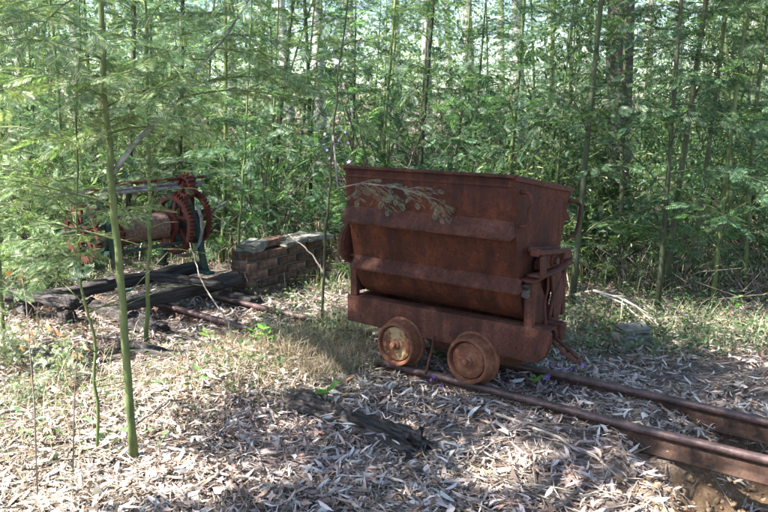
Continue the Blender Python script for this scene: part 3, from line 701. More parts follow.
# the four saplings standing in the open at the left, traced on their own depth
def px_path(pts, depth, base_z=True, n=26):
    P = np.array([D(x, y, dp) for x, y, dp in [(p[0], p[1], depth if len(p) < 3 else p[2]) for p in pts]])
    t = np.linspace(0, 1, len(P)); tt = np.linspace(0, 1, n)
    P = np.stack([np.interp(tt, t, P[:, q]) for q in range(3)], 1)
    if base_z:
        P[0][2] = gz1(P[0][0], P[0][1]) - .05; P[1:] += np.random.default_rng(int(abs(pts[0][0]) * 7 + 1)).normal(size=(n - 1, 3)) * np.array([.004, .004, 0])
    return P
rg = np.random.default_rng(21)
P = px_path([(135, 466), (124, 330), (116, 240), (111, 165), (105, 90), (100, 0), (95, -120), (88, -260), (84, -380)], 3.25)
b0 = P[0].copy(); gw = Geo(); gf = Geo(); gw.tube(P - b0, np.linspace(.0185, .007, len(P)) * np.where(np.arange(len(P)) == 0, 1.3, 1), 10)
bp = px_path([(111, 176), (132, 141), (150, 122), (165, 106), (174, 90), (186, 66), (200, 46), (214, 28), (232, -4), (262, -80)], 3.25, False, 19); bp[:, 1] += np.linspace(0, .35, 19); bp[2:] += rg.normal(size=(17, 3)) * .003
gl_ = Geo(); gl_.tube(bp - b0, np.linspace(.0115, .0035, 19) * (1 + .06 * rg.normal(size=19)), 10)
for i in range(20):
    u = .42 + .56 * (i + rg.random()) / 20; az = rg.uniform(0, 6.28); el = R(rg.uniform(-5, 35)); L = rg.uniform(.45, .95)
    sprays(gw, gf, at_path(P - b0, u), (math.cos(az), math.sin(az) * .8, math.sin(el)), L, .005, FR_NEAR, .10, rg, 7, .042, .3, .12, .5)
for i in range(9):
    u = .3 + .7 * i / 9; az = rg.uniform(0, 6.28)
    sprays(gw, gf, at_path(bp - b0, u), (math.cos(az), math.sin(az), rg.uniform(-.1, .4)), rg.uniform(.35, .6), .004, FR_NEAR, .09, rg, 7, .034, .3, .12, .5)
for pts in ([(118, 240), (60, 205), (0, 195)], [(115, 205), (70, 180), (10, 150)], [(117, 235), (75, 240), (20, 232)]):
    q = px_path(pts, 3.25, False, 6); q[:, 1] += np.linspace(0, rg.uniform(-.5, .4), 6)
    sprays(gw, gf, q[0] - b0, q[-1] - q[0], np.linalg.norm(q[-1] - q[0]) * 1.15, .005, FR_NEAR, .09, rg, 8, .036, .12, .3, .5)
main_sap = tree_obj('wattle_sapling', gw, gf, 'stem_sun_tint', 'wattle_pale', tuple(b0), 'thickest green-stemmed wattle sapling with a forked limb, rooted in the sunlit litter', 'tree')

link('limb', gl_.mesh('limb', True), 'limb', main_sap)['label'] = 'pale grey forked limb'
def near_sapling(pts, depth, r, label, nb=14, u0=.4, leaf='wattle', fs=.10, Lr=(.3, .7), tmpl=FR_NEAR, seed=1, wood='stem_sun_tint'):
    rg = np.random.default_rng(seed); P = px_path(pts, depth); b = P[0].copy()
    gw, gf = wattle_geo(P - b, r, rg, nb, u0, Lr, tmpl, fs, 7, .042, 8, 8)
    return tree_obj('wattle_sapling', gw, gf, wood, leaf, tuple(b), label, 'tree')
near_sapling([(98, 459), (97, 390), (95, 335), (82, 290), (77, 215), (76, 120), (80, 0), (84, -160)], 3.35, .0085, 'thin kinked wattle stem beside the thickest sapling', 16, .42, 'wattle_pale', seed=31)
near_sapling([(147, 346), (148, 280), (150, 200), (148, 100), (146, 0), (150, -150)], 5.05, .016, 'straight green wattle stem rising beside the dark timber slab', 18, .35, 'wattle', .105, (.4, .9), FR_MID, 32)
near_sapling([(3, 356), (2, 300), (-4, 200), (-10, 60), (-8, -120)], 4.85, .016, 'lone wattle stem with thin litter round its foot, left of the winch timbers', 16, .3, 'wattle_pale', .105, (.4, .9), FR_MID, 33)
near_sapling([(236, 262), (241, 210), (246, 120), (252, 0), (255, -90)], 6.95, .014, 'slim green wattle stem standing against the near end of the brick wall', 18, .28, 'wattle', .11, (.4, .9), FR_MID, 34)
near_sapling([(268, 232), (272, 160), (276, 60), (282, -60)], 7.9, .016, 'wattle stem standing just behind the cap stones of the brick wall', 18, .25, 'wattle', .11, (.4, .9), FR_MID, 35)

# feathery branch hanging in front of the bucket, from a thin sapling at the left end of the cart
rg = np.random.default_rng(77)
P = px_path([(322, 318, 5.35), (326, 240, 5.3), (330, 170, 5.25), (338, 80, 5.2), (350, -20, 5.1), (358, -120, 5.0)], 5.3)
b = P[0].copy(); gw, gf = wattle_geo(P - b, .011, rg, 9, .5, (.3, .6), FR_MID, .13, 4, .06, 7, 5)
q = np.array([P[12], D(338, 188, 4.6), D(362, 183, 4.3), D(395, 187, 4.1), D(436, 199, 4.0)])
gh = Geo(); gh.tube(q - b, [.007, .0055, .0045, .0035, .002], 6); gn = Geo()
for i in range(15):
    u = .38 + .62 * (i + .3) / 15; d_ = at_path(q, min(1, u + .05)) - at_path(q, u - .05); d_ /= np.linalg.norm(d_)
    sd_ = np.array([d_[1], -d_[0], 0]) * (1 if i % 2 else -1)
    sprays(gh, gn, at_path(q, u) - b, d_ * .9 + sd_ * .35 + np.array([0, 0, rg.uniform(-.55, .5)]), rg.uniform(.08, .19), .0016, FR_DET, .045, rg, 3, .026, .3, .15, .7)
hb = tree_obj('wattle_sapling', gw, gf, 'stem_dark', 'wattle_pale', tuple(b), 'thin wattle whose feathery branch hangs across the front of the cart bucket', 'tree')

link('hanging_branch', gh.mesh('hanging_branch', True), 'twig', hb); link('hanging_foliage', gn.mesh('hanging_foliage'), 'sprig', hb)
# prototypes of the thicket saplings
PROTO = []
for s_ in range(8):
    rg = np.random.default_rng(100 + s_); H = rg.uniform(4.2, 5.6)
    P = trunk_path(H, rg.uniform(-.7, .7), rg); r = rg.uniform(.013, .026)
    gw, gf = wattle_geo(P, r, rg, 22 + 3 * (s_ % 3), .06 + .09 * (s_ % 4), (.4, 1.1), FR_MID if s_ % 2 else FR_FAR, .125, 6, .06, 7, 12, .7)
    PROTO.append((gw.mesh('trunk', True), gf.mesh('crown'), H))
for s_ in range(3):                                        # gum saplings: drooping single leaves in loose clumps
    rg = np.random.default_rng(150 + s_); H = rg.uniform(4, 6); P = trunk_path(H, rg.uniform(-.8, .8), rg); gw = Geo(); gf = Geo(); gw.tube(P, np.linspace(.02, .006, 12), 7); ends = []
    for i in range(26):
        u = .12 + .86 * rg.random(); az = rg.uniform(0, 6.28); L = rg.uniform(.3, 1.1); p = at_path(P, u); e_ = p + np.array([math.cos(az) * L, math.sin(az) * L, rg.uniform(-.1, .7) * L])
        gw.tube([p, (p + e_) / 2 + rg.normal(size=3) * .05, e_], [.006, .004, .002], 4, cap=False); ends += [e_, p * .35 + e_ * .65, p * .6 + e_ * .4]
    ends = np.array(ends); pos = np.repeat(ends, 30, 0) + rg.normal(size=(len(ends) * 30, 3)) * .15
    scatter(gf, LEAF[0], LEAF[1], pos, frames(rg.normal(size=pos.shape) * .7 + np.array([0, 0, -.7]), rg.normal(size=pos.shape)), rg.uniform(.06, .13, len(pos)))
    PROTO.append((gw.mesh('trunk', True), gf.mesh('crown'), H))
NP = len(PROTO)
for me_, _, _ in PROTO[:4]: me_.materials.append(M['stem_dark'])
for me_, _, _ in PROTO[4:]: me_.materials.append(M['stem_green'])
for i_, (_, me_, _) in enumerate(PROTO): me_.materials.append(M['gum' if i_ > 7 else 'wattle' if i_ % 3 == 0 else 'wattle_far'])
def sapling(k, x, y, lean=(0, 0), sc=1.0, where='', group=None, rz=None):
    form = 'leaning' if math.hypot(*lean) > .11 else 'upright'
    label = ('%s gum sapling with hanging single leaves %s' % (form, where)) if k > 7 else '%s %s-stemmed feathery wattle sapling %s' % (form, 'dark' if k < 4 else 'green', where)
    e = empty('gum_sapling' if k > 7 else 'wattle_sapling', (x, y, gz1(x, y) - .02), 0, label, 'tree', group + (', gum ' if k > 7 else ', dark ' if k < 4 else ', green ') + form)
    e.rotation_euler = (-lean[1], lean[0], 0); e.scale = (sc, sc, sc)
    w, f, H = PROTO[k]
    for nm, me_ in (('trunk', w), ('crown', f)):
        o = bpy.data.objects.new(nm, me_); C.objects.link(o); o.parent = e; o.rotation_euler = (0, 0, random.uniform(0, 6.28) if rz is None else rz)
    if True:                                # trunk and crown turn together
        e.children[1].rotation_euler = e.children[0].rotation_euler
    return e
LAB = {'cart': ('in the thicket straight behind the cart', 'saplings behind the cart'), 'right': ('in the thicket beyond the rails and stone block', 'saplings beyond the rails'),
       'left': ('in the thicket behind the winch and brick wall', 'saplings behind the winch'), 'deep': ('deep among the far gum trunks', 'saplings deep in the forest')}
# stems one can follow in the photograph: base pixel, top pixel
stems = [((572, 306), (606, 0), 'right'), ((556, 262), (577, 0), 'right'), ((657, 312), (672, 110), 'right'), ((663, 300), (692, 0), 'right'),
         ((712, 310), (748, 0), 'right'), ((745, 300), (765, 0), 'right'), ((500, 262), (516, 0), 'cart'), ((377, 258), (389, 0), 'cart'),
         ((415, 250), (432, 60), 'cart'), ((470, 245), (482, 40), 'cart'), ((690, 285), (712, 40), 'right'), ((620, 280), (634, 60), 'right'),
         ((40, 250), (30, 0), 'left'), ((62, 262), (52, 0), 'left'), ((222, 262), (243, 0), 'left'), ((300, 235), (318, 0), 'left'),
         ((176, 252), (180, 0), 'left'), ((95, 250), (88, 0), 'left'), ((352, 240), (358, 0), 'cart'), ((205, 232), (214, 0), 'left'),
         ((590, 262), (598, 40), 'right'), ((535, 250), (544, 0), 'cart'), ((730, 268), (728, 0), 'right'), ((20, 232), (16, 0), 'left'), ((130, 236), (132, 0), 'left')]
for i, (b_, t_, key) in enumerate(stems):
    p0 = G(*b_); p1 = D(t_[0], t_[1], p0[1]); dz = p1[2] - p0[2]
    sapling(i % 8, p0[0], p0[1], (math.atan2(p1[0] - p0[0], dz), random.uniform(-.05, .05)), random.uniform(.85, 1.15), *LAB[key])
cnt = 0; tries = 0; used_xy = []
while cnt < 74 and tries < 5000:
    tries += 1
    y = 7.0 + 15 * random.random() ** 1.15; x = random.uniform(-.62, .62) * y
    lx, ly = toT(x, y)
    if -4.6 < lx < -2.0 and -1.6 < ly < 2.0: continue
    if y < 8.5 and x < -.5 and random.random() < .55: continue
    ppx = 384 + FPX * x / (y * math.cos(PITCH))
    if any(abs(ppx - q_) < w_ for q_, w_ in ((612, 26), (428, 13), (399, 13), (519, 12), (322, 10))): continue
    if any((x - a) ** 2 + (y - b) ** 2 < .35 for a, b in used_xy): continue
    used_xy.append((x, y)); cnt += 1
    key = 'deep' if y > 12 else ('left' if x < -.12 * y else ('cart' if x < .22 * y else 'right'))
    sapling(random.randrange(NP), x, y, (random.gauss(.03, .10), random.gauss(0, .08)), random.uniform(.75, 1.3), *LAB[key])

# gum trees: tall trunks whose crowns are above the picture
def gum_mesh(seed, H, r, crown_r, n_leaf, low=.5):
    rg = np.random.default_rng(seed); P = trunk_path(H, rg.uniform(-.6, .6), rg, 26); gw = Geo(); gf = Geo()
    rad = r * (1 - .62 * np.linspace(0, 1, 26)); rad[:3] *= (1.3, 1.12, 1.04); gw.tube(P, rad, 16)
    ends = []
    for i in range(16):
        u = low + (.97 - low) * (i + .5) / 16; az = i * 2.4 + rg.normal() * .3; p = at_path(P, u); L = crown_r * rg.uniform(.6, 1.1)
        e_ = p + np.array([math.cos(az) * L, math.sin(az) * L, L * rg.uniform(.3, .8)]); m_ = (p + e_) / 2 + rg.normal(size=3) * .15 + np.array([0, 0, -.1])
        gw.tube([p, m_, e_], [r * .3, r * .2, r * .06], 6, cap=False); ends += [e_, (m_ + e_) / 2]
        for q_ in range(2):
            f_ = m_ + np.array([rg.normal() * .6, rg.normal() * .6, rg.uniform(.1, .7)]) * crown_r * .5; gw.tube([m_, f_], [r * .12, r * .04], 4, cap=False); ends.append(f_)
    ends = np.array(ends); per = n_leaf // len(ends)
    pos = np.repeat(ends, per, 0) + rg.normal(size=(len(ends) * per, 3)) * crown_r * np.array([.24, .24, .17])
    d_ = rg.normal(size=pos.shape) * .6 + np.array([0, 0, -.8]); scatter(gf, LEAF[0], LEAF[1], pos, frames(d_, rg.normal(size=pos.shape)), rg.uniform(.12, .22, len(pos)))
    return gw.mesh('trunk', True), gf.mesh('crown')
GUM = [gum_mesh(300, 17, .15, 2.0, 4600, .6), gum_mesh(301, 20, .19, 2.3, 4600, .62)]
GUMW = []
for w_, f_ in GUM: f_.materials.append(M['gum'])
for w_, f_ in GUM:
    for mt in ('bark_pale', 'bark_dark'):
        c_ = w_.copy(); c_.materials.append(M[mt]); GUMW.append((c_, f_))
def gum(x, y, kind, sc, label, group=None, lean=0.0, name='gum_tree'):
    e = empty(name, (x, y, gz1(x, y) - .08), random.uniform(0, 6.28), label, 'tree', group); e.scale = (sc, sc, sc); e.rotation_euler = (0, lean, 0)
    for nm, me_ in zip(('trunk', 'crown'), GUMW[kind]):
        o = bpy.data.objects.new(nm, me_); C.objects.link(o); o.parent = e
    return e
p = G(612, 252); gum(p[0], p[1], 1, 1.05, 'thick dark-barked gum trunk rising behind the saplings right of the cart', lean=.02)
for x_, dp, kd, sc in ((428, 17, 0, .8), (399, 21, 0, .85), (519, 17.5, 0, .95), (296, 16, 0, .8), (322, 14.5, 2, .7), (548, 22, 0, .8), (32, 15, 0, .7), (92, 20, 2, .9), (742, 18, 0, .8), (668, 21, 2, .8), (470, 25, 2, .9), (582, 26, 0, .9), (160, 18, 0, .8), (236, 24, 2, .9), (355, 27, 0, .9), (700, 26, 0, .9), (15, 25, 0, .9), (500, 30, 0, 1), (130, 29, 0, 1), (640, 31, 2, 1), (270, 31, 0, 1), (450, 33, 0, 1), (760, 30, 0, 1)):
    q = D(x_, 200, dp)
    gum(q[0], q[1], kd, sc, 'pale smooth-barked gum trunk far back in the forest' if kd == 0 else 'grey gum trunk with a wide bole far back in the forest', 'pale far gum trunks' if kd == 0 else 'grey far gum trunks', random.gauss(0, .02))
# gum trees outside the picture whose crowns shade the track, as the broken light on the ground shows
def shade_gum(tx, ty, tz, h, rad, n_leaf, seed, label, off):
    t = (h - tz) / SUN.z; cx, cy = tx + SUN.x * t, ty + SUN.y * t
    rg = np.random.default_rng(seed)
    bx_, by_ = cx + off[0], cy + off[1]
    gw = Geo(); gf = Geo(); top = np.array([cx - bx_, cy - by_, h - .2])
    P = np.array([top * np.array([u * u, u * u, u]) for u in np.linspace(0, 1, 9)]); P[0][2] = -.3
    gw.tube(P, np.linspace(.07, .02, 9), 10)
    ends = []
    for i in range(22):
        d_ = rg.normal(size=3); d_ /= np.linalg.norm(d_); e_ = top + d_ * rad * rg.uniform(.35, 1) * np.array([1, 1, .5]); b_ = at_path(P, rg.uniform(.6, .95))
        gw.tube([b_, (b_ + e_) / 2 + np.array([0, 0, .1]), e_], [.02, .014, .006], 5, cap=False); ends.append(e_)
    ends = np.array(ends); per = n_leaf // len(ends); pos = np.repeat(ends, per, 0) + rg.normal(size=(len(ends) * per, 3)) * rad * .24
    d_ = rg.normal(size=pos.shape) * .7 + np.array([0, 0, -.7]); scatter(gf, LEAF[0], LEAF[1], pos, frames(d_, rg.normal(size=pos.shape)), rg.uniform(.13, .22, len(pos)))
    return tree_obj('gum_tree', gw, gf, 'bark_pale', 'gum', (bx_, by_, gz1(bx_, by_)), label, 'tree')
shade_gum(.15, 4.75, .8, 7.0, 1.25, 3100, 401, 'young gum tree whose crown shades the ore cart', (-.6, 1.0))
shade_gum(1.9, 4.2, .2, 7.6, 1.2, 4200, 402, 'young gum tree whose crown shades the rails right of the cart', (.1, -2.3))
shade_gum(-.05, 3.0, 0, 6.4, .6, 1300, 403, 'small gum tree casting broken shade on the litter before the log', (.7, -2.0))
shade_gum(2.6, 6.6, 1.0, 8.5, 1.7, 2600, 404, 'gum tree whose crown shades the thicket beyond the rails', (-1.3, -.4))
shade_gum(-1.6, 6.6, .6, 8.0, 1.0, 1700, 405, 'gum tree with a thin crown dappling the winch', (-.6, .8))

# shrubs filling the space between the stems
def shrub_mesh(seed, H, W_, n, leaf, tm, ls):
    rg = np.random.default_rng(seed); gw = Geo(); gf = Geo(); ends = []
    for i in range(12):
        az = rg.uniform(0, 6.28); rr = W_ * rg.uniform(.2, 1); e_ = np.array([math.cos(az) * rr, math.sin(az) * rr, H * rg.uniform(.35, 1)])
        m_ = e_ * np.array([.35, .35, .55]) + rg.normal(size=3) * .05; gw.tube([(0, 0, -.05), m_, e_], [.012, .008, .003], 4, cap=False)
        for q_ in range(4):
            f_ = m_ + (e_ - m_) * rg.uniform(0, 1) + rg.normal(size=3) * .16 * H; f_[2] = max(.05, f_[2]); gw.tube([m_, f_], [.005, .002], 3, cap=False); ends.append(f_)
        ends.append(e_)
    ends = np.array(ends); per = max(1, n // len(ends)); pos = np.repeat(ends, per, 0) + rg.normal(size=(len(ends) * per, 3)) * .13
    pos[:, 2] = np.abs(pos[:, 2]); d_ = rg.normal(size=pos.shape) + np.array([0, 0, -.1]); scatter(gf, tm[0], tm[1], pos, frames(d_, rg.normal(size=pos.shape) * .6 + np.array([0, 0, 1.])), ls * rg.uniform(.6, 1.3, len(pos)))
    a, b = gw.mesh('branches', True), gf.mesh('foliage'); a.materials.append(M['twig_brown']); b.materials.append(M[leaf]); return a, b
SHR = [shrub_mesh(500, 1.5, .8, 2200, 'shrub', OVAL, .052), shrub_mesh(501, 1.9, .9, 420, 'wattle_far', FR_FAR, .17), shrub_mesh(502, 1.2, .7, 1100, 'far_leaf', LEAF, .11),
       shrub_mesh(503, 1.5, .8, 330, 'wattle_pale', FR_FAR, .16)]
def brush_mesh(seed, H, W_, n, leaves):
    rg = np.random.default_rng(seed); gw = Geo(); gf = Geo(); pos = []
    for i in range(n):
        b_ = np.array([rg.normal() * W_ * .3, rg.normal() * W_ * .3, -.04]); d_ = np.array([rg.normal() * .7, rg.normal() * .7, rg.uniform(.25, 1.2)]); L = H * rg.uniform(.4, 1)
        e_ = b_ + d_ * L * .8; m_ = (b_ + e_) / 2 + rg.normal(size=3) * .1 * H; m_[2] = max(.05, m_[2]); e_[2] = max(.04, e_[2] - .2 * rg.random())
        gw.tube([b_, m_, e_], [.007, .005, .002], 3, cap=False)
        for q_ in range(3):
            f_ = m_ + (e_ - m_) * rg.uniform(0, .8); h_ = f_ + rg.normal(size=3) * .16; h_[2] = max(.03, h_[2]); gw.tube([f_, h_], [.003, .0012], 3, cap=False); pos.append(h_)
    pos = np.array(pos)[rg.integers(0, len(pos), leaves)] + rg.normal(size=(leaves, 3)) * .05; pos[:, 2] = np.abs(pos[:, 2])
    scatter(gf, LEAF[0], LEAF[1], pos, frames(rg.normal(size=pos.shape) + np.array([0, 0, -.4]), rg.normal(size=pos.shape)), rg.uniform(.05, .1, leaves))
    a, b = gw.mesh('branches', True), gf.mesh('foliage'); a.materials.append(M['twig_brown']); b.materials.append(M['grass']); return a, b
BRU = [brush_mesh(600, 1.1, .8, 90, 260), brush_mesh(601, .8, 1.0, 80, 200)]
def bush(pair, x, y, sc, label, group, name, names=('branches', 'foliage')):
    e = empty(name, (x, y, gz1(x, y)), random.uniform(0, 6.28), label, 'shrub' if name == 'shrub' else 'brush', group); e.scale = (sc, sc, sc * random.uniform(.8, 1.2))
    for nm, me_ in zip(names, pair):
        o = bpy.data.objects.new(nm, me_); C.objects.link(o); o.parent = e
def blocked(x, y):
    lx, ly = toT(x, y)
    return (-4.4 < lx < 3.5 and -1.5 < ly < 1.5) or (-3.2 < lx < -2 and .3 < ly < 2.6)
n = 0
while n < 56:
    y = 7.2 + 11 * random.random() ** 1.3; x = random.uniform(-.6, .6) * y
    if blocked(x, y): continue
    rgt = x > .05 * y
    kk = random.choice((0, 1, 2, 1) if rgt else (1, 2, 3, 3)); look = ('oval-leaved green', 'feathery green', 'narrow-leaved', 'feathery grey-green')[kk]; wh = 'behind the cart and rails' if rgt else 'behind the winch'
    bush(SHR[kk], x, y, random.uniform(.7, 1.25), look + ' shrub between the sapling stems ' + wh, look + ' shrubs ' + wh, 'shrub'); n += 1
for (px_, py_, sc) in ((640, 290, .8), (735, 300, .8), (660, 268, .9), (755, 268, 1), (640, 255, 1), (700, 250, 1.0)):
    p = G(px_, py_); kk = random.randrange(2); bush(BRU[kk], p[0], p[1], sc, ('tall tangle' if kk == 0 else 'low sprawling tangle') + ' of dry brown brushwood in the shade beyond the rails', ('tall' if kk == 0 else 'low') + ' brushwood beyond the rails', 'brushwood')
for (px_, py_, sc) in ((20, 255, .8), (60, 240, .9), (200, 240, .8), (260, 228, .9), (310, 235, .8), (340, 262, .6), (350, 250, .8), (15, 300, .55), (170, 232, .9), (30, 225, 1)):
    p = G(px_, py_); kk = random.randrange(2); bush(BRU[kk], p[0], p[1], sc, ('tall tangle' if kk == 0 else 'low sprawling tangle') + ' of dry brown brushwood behind the winch and wall', ('tall' if kk == 0 else 'low') + ' brushwood behind the winch', 'brushwood')

a_, b_ = shrub_mesh(504, 1.0, .7, 300, 'sprig', FR_FAR, .15)
for (px_, py_, sc) in ((8, 270, .8), (45, 262, .75), (28, 300, .6), (75, 268, .6), (-10, 320, .6)):
    p = G(px_, py_); bush((a_, b_), p[0], p[1], sc, 'pale dry feathery bush in the sun left of the winch', 'pale dry bushes left of the winch', 'shrub')
for (px_, py_, sc) in ((30, 410, .2), (60, 385, .24), (12, 372, .26)):
    p = G(px_, py_); bush((a_, b_), p[0], p[1], sc, 'small dry fern-like sprig in the sunlit litter near the thin stems', 'small dry sprigs in the sunlit litter', 'shrub')
# far-off wood that reads as one mass
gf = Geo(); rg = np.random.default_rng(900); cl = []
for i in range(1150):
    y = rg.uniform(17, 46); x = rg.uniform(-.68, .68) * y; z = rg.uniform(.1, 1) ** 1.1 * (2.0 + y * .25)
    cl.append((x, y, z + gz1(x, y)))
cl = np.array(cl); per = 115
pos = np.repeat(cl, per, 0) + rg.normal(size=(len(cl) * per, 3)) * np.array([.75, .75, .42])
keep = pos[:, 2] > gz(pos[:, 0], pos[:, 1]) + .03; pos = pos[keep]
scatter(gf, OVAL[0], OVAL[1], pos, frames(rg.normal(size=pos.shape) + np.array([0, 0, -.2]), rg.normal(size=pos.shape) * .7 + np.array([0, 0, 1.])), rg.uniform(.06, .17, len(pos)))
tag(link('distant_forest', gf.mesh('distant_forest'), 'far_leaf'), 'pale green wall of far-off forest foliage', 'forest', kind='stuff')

# ------------------------------------------------------------------ leaf litter, grass and twigs on the ground
LT_V = np.array([(-.5, .06, .0), (-.2, .055, .02), (-.2, -.055, .0), (.2, .05, .03), (.2, -.055, .01), (.5, .08, -.01)], float)
LT_Q = np.array([[1, 2, 4, 3]]); LT_T = np.array([[0, 2, 1], [3, 4, 5]])
def litter(n, sampler, seed, smin, smax, tilt):
    rg = np.random.default_rng(seed); xy = sampler(rg, n); g_ = gully(xy[:, 0], xy[:, 1])
    keep = rg.random(len(xy)) > .92 * np.clip(g_ * 1.6, 0, 1)
    keep &= rg.random(len(xy)) < .12 + 1.15 * sst(.28, .58, .5 * vn(xy[:, 0] * 2.3, xy[:, 1] * 2.3, 71) + .5 * vn(xy[:, 0] * 6, xy[:, 1] * 6, 72))
    lx = (xy[:, 0] - TO[0]) * EX[0] + (xy[:, 1] - TO[1]) * EX[1]; ly = (xy[:, 0] - TO[0]) * EY[0] + (xy[:, 1] - TO[1]) * EY[1]
    for yr in (0, .457): keep &= ~((np.abs(ly - yr) < .035) & (lx > -.6) & (lx < 3.6))
    xy = xy[keep]; m = len(xy); sc = smin + (smax - smin) * rg.random(m) ** 1.7
    z = gz(xy[:, 0], xy[:, 1]) + rg.random(m) ** 2 * .035 + .006
    az = rg.uniform(0, 6.28, m); tl = rg.normal(size=m) * tilt
    d_ = np.stack([np.cos(az) * np.cos(tl), np.sin(az) * np.cos(tl), np.sin(tl)], 1); up = np.array([0, 0, 1.]) + rg.normal(size=(m, 3)) * tilt * 1.4
    return np.stack([xy[:, 0], xy[:, 1], z], 1), frames(d_, up), np.stack([sc, sc * rg.uniform(.45, 1.6, m) * rg.choice([-1, 1], m), sc * rg.uniform(-2.5, 3.5, m)], 1)
gl = Geo()
def s_near(rg, n):
    y = 2.5 + 4.3 * rg.random(n) ** 1.35; return np.stack([rg.uniform(-.56, .56, n) * y, y], 1)
def s_far(rg, n):
    y = 5.5 + 8 * rg.random(n) ** 1.2; return np.stack([rg.uniform(-.6, .6, n) * y, y], 1)
p_, m_, s_ = litter(74000, s_near, 1001, .025, .115, .32); scatter(gl, LT_V, LT_Q, p_, m_, s_, LT_T)
p_, m_, s_ = litter(52000, s_near, 1004, .008, .03, .5); scatter(gl, LT_V, LT_Q, p_, m_, s_ * np.array([1, 1.5, 1]), LT_T)
p_, m_, s_ = litter(9000, s_near, 1005, .02, .07, .4); scatter(gl, LT_V, LT_Q, p_, m_, s_ * np.array([1, 3, 1]), LT_T)
p_, m_, s_ = litter(15000, s_far, 1002, .05, .13, .3); scatter(gl, LT_V, LT_Q, p_, m_, s_, LT_T)
tag(link('leaf_litter', gl.mesh('leaf_litter'), 'litter'), 'carpet of dry pale gum leaves covering the ground', 'leaf litter', kind='stuff')
gt = Geo(); rg = np.random.default_rng(1003)
for i in range(3600):
    y = 2.5 + 5.5 * rg.random() ** 1.3; x = rg.uniform(-.56, .56) * y; L = rg.uniform(.06, .3); az = rg.uniform(0, 6.28)
    if gully(np.array([x]), np.array([y]))[0] > .3: continue
    e1 = (x + L * math.cos(az), y + L * math.sin(az)); mx = ((x + e1[0]) / 2 + rg.normal() * .02, (y + e1[1]) / 2 + rg.normal() * .02); r_ = .001 + .0028 * rg.random() ** 2
    gt.tube([(x, y, gz1(x, y) + .012), (*mx, gz1(*mx) + .03), (*e1, gz1(*e1) + .02)], r_, 4, cap=False)
tag(link('fallen_twigs', gt.mesh('fallen_twigs', True), 'twig'), 'scatter of thin dry twigs through the leaf litter', 'twigs', kind='stuff')

# single large fallen leaves and bark strips, nearest the path edge
def big_leaf(seed):
    rg = np.random.default_rng(seed); V = []; n = 7; c1 = rg.uniform(-.5, .5); c2 = rg.uniform(.2, .8)
    for i in range(n):
        t = i / (n - 1); w = .10 * math.sin(math.pi * min(1, t * .94 + .03)) ** .8; x = t - .5; y0 = c1 * (t - .5) ** 2 * .6; z0 = c2 * .35 * (t - .5) ** 2
        V += [(x, y0 - w, z0 + w * .5), (x, y0, z0), (x, y0 + w, z0 + w * .6)]
    Q = [[i * 3 + j, (i + 1) * 3 + j, (i + 1) * 3 + j + 1, i * 3 + j + 1] for i in range(n - 1) for j in range(2)]
    me_ = np_mesh('fallen_leaf', V, Q, smooth=True); me_.materials.append(M['litter_big']); return me_
m, nt, bs = newmat('large_dry_leaf'); oi = N(nt, 'ShaderNodeObjectInfo')
nt.links.new(ramp(nt, oi.outputs['Random'], [(0, (.17, .12, .1)), (.3, (.36, .3, .27)), (.55, (.46, .42, .4)), (.75, (.36, .39, .38)), (.9, (.38, .22, .12)), (1, (.6, .57, .54))]), bs.inputs['Base Color']); bs.inputs['Roughness'].default_value = .5
M['litter_big'] = m
BL = [big_leaf(1100 + i) for i in range(6)]
rg = np.random.default_rng(1200); k = 0
while k < 120:
    y = 2.65 + 2.6 * rg.random() ** 1.4; x = rg.uniform(-.52, .52) * y; lx, ly = toT(x, y)
    if (-.9 < lx < 4 and -.2 < ly < .65) or gully(np.array([x]), np.array([y]))[0] > .2: continue
    o = bpy.data.objects.new('fallen_leaf', BL[k % 6]); C.objects.link(o); o.location = (x, y, gz1(x, y) + rg.uniform(.022, .045)); o.rotation_euler = (rg.normal() * .25, rg.normal() * .2, rg.uniform(0, 6.28)); s_ = rg.uniform(.07, .125); o.scale = (s_, s_, s_)
    tag(o, 'large curled dry gum leaf lying loose on top of the litter', 'leaf', 'loose leaves on the litter'); k += 1

def blades(g_, cx, cy, n, rad, hmin, hmax, rg, w=.004, lean=.6):
    a = rg.uniform(0, 6.28, n); r_ = rad * np.sqrt(rg.random(n)); x = cx + r_ * np.cos(a); y = cy + r_ * np.sin(a); z = gz(x, y) - .005
    h = rg.uniform(hmin, hmax, n); az = rg.uniform(0, 6.28, n); ln_ = rg.uniform(.15, 1, n) * lean * h
    d_ = np.stack([np.cos(az), np.sin(az), 0 * az], 1); s_ = np.stack([-np.sin(az), np.cos(az), 0 * az], 1) * w * rg.uniform(.6, 1.3, n)[:, None] * .5
    B = np.stack([x, y, z], 1); P1 = B + d_ * (ln_ * .35)[:, None] + np.array([0, 0, 1.]) * (h * .6)[:, None]; P2 = B + d_ * ln_[:, None] + np.array([0, 0, 1.]) * (h * rg.uniform(.65, 1.0, n))[:, None]
    V = np.stack([B - s_, B + s_, P1 + s_ * .8, P1 - s_ * .8, P2 + s_ * .15, P2 - s_ * .15], 1).reshape(-1, 3)
    off = (np.arange(n) * 6)[:, None]; g_.add(V, np.concatenate([off + np.array([[0, 1, 2, 3]]), off + np.array([[3, 2, 4, 5]])]))
gk = Geo(); rg = np.random.default_rng(1310); pos = []
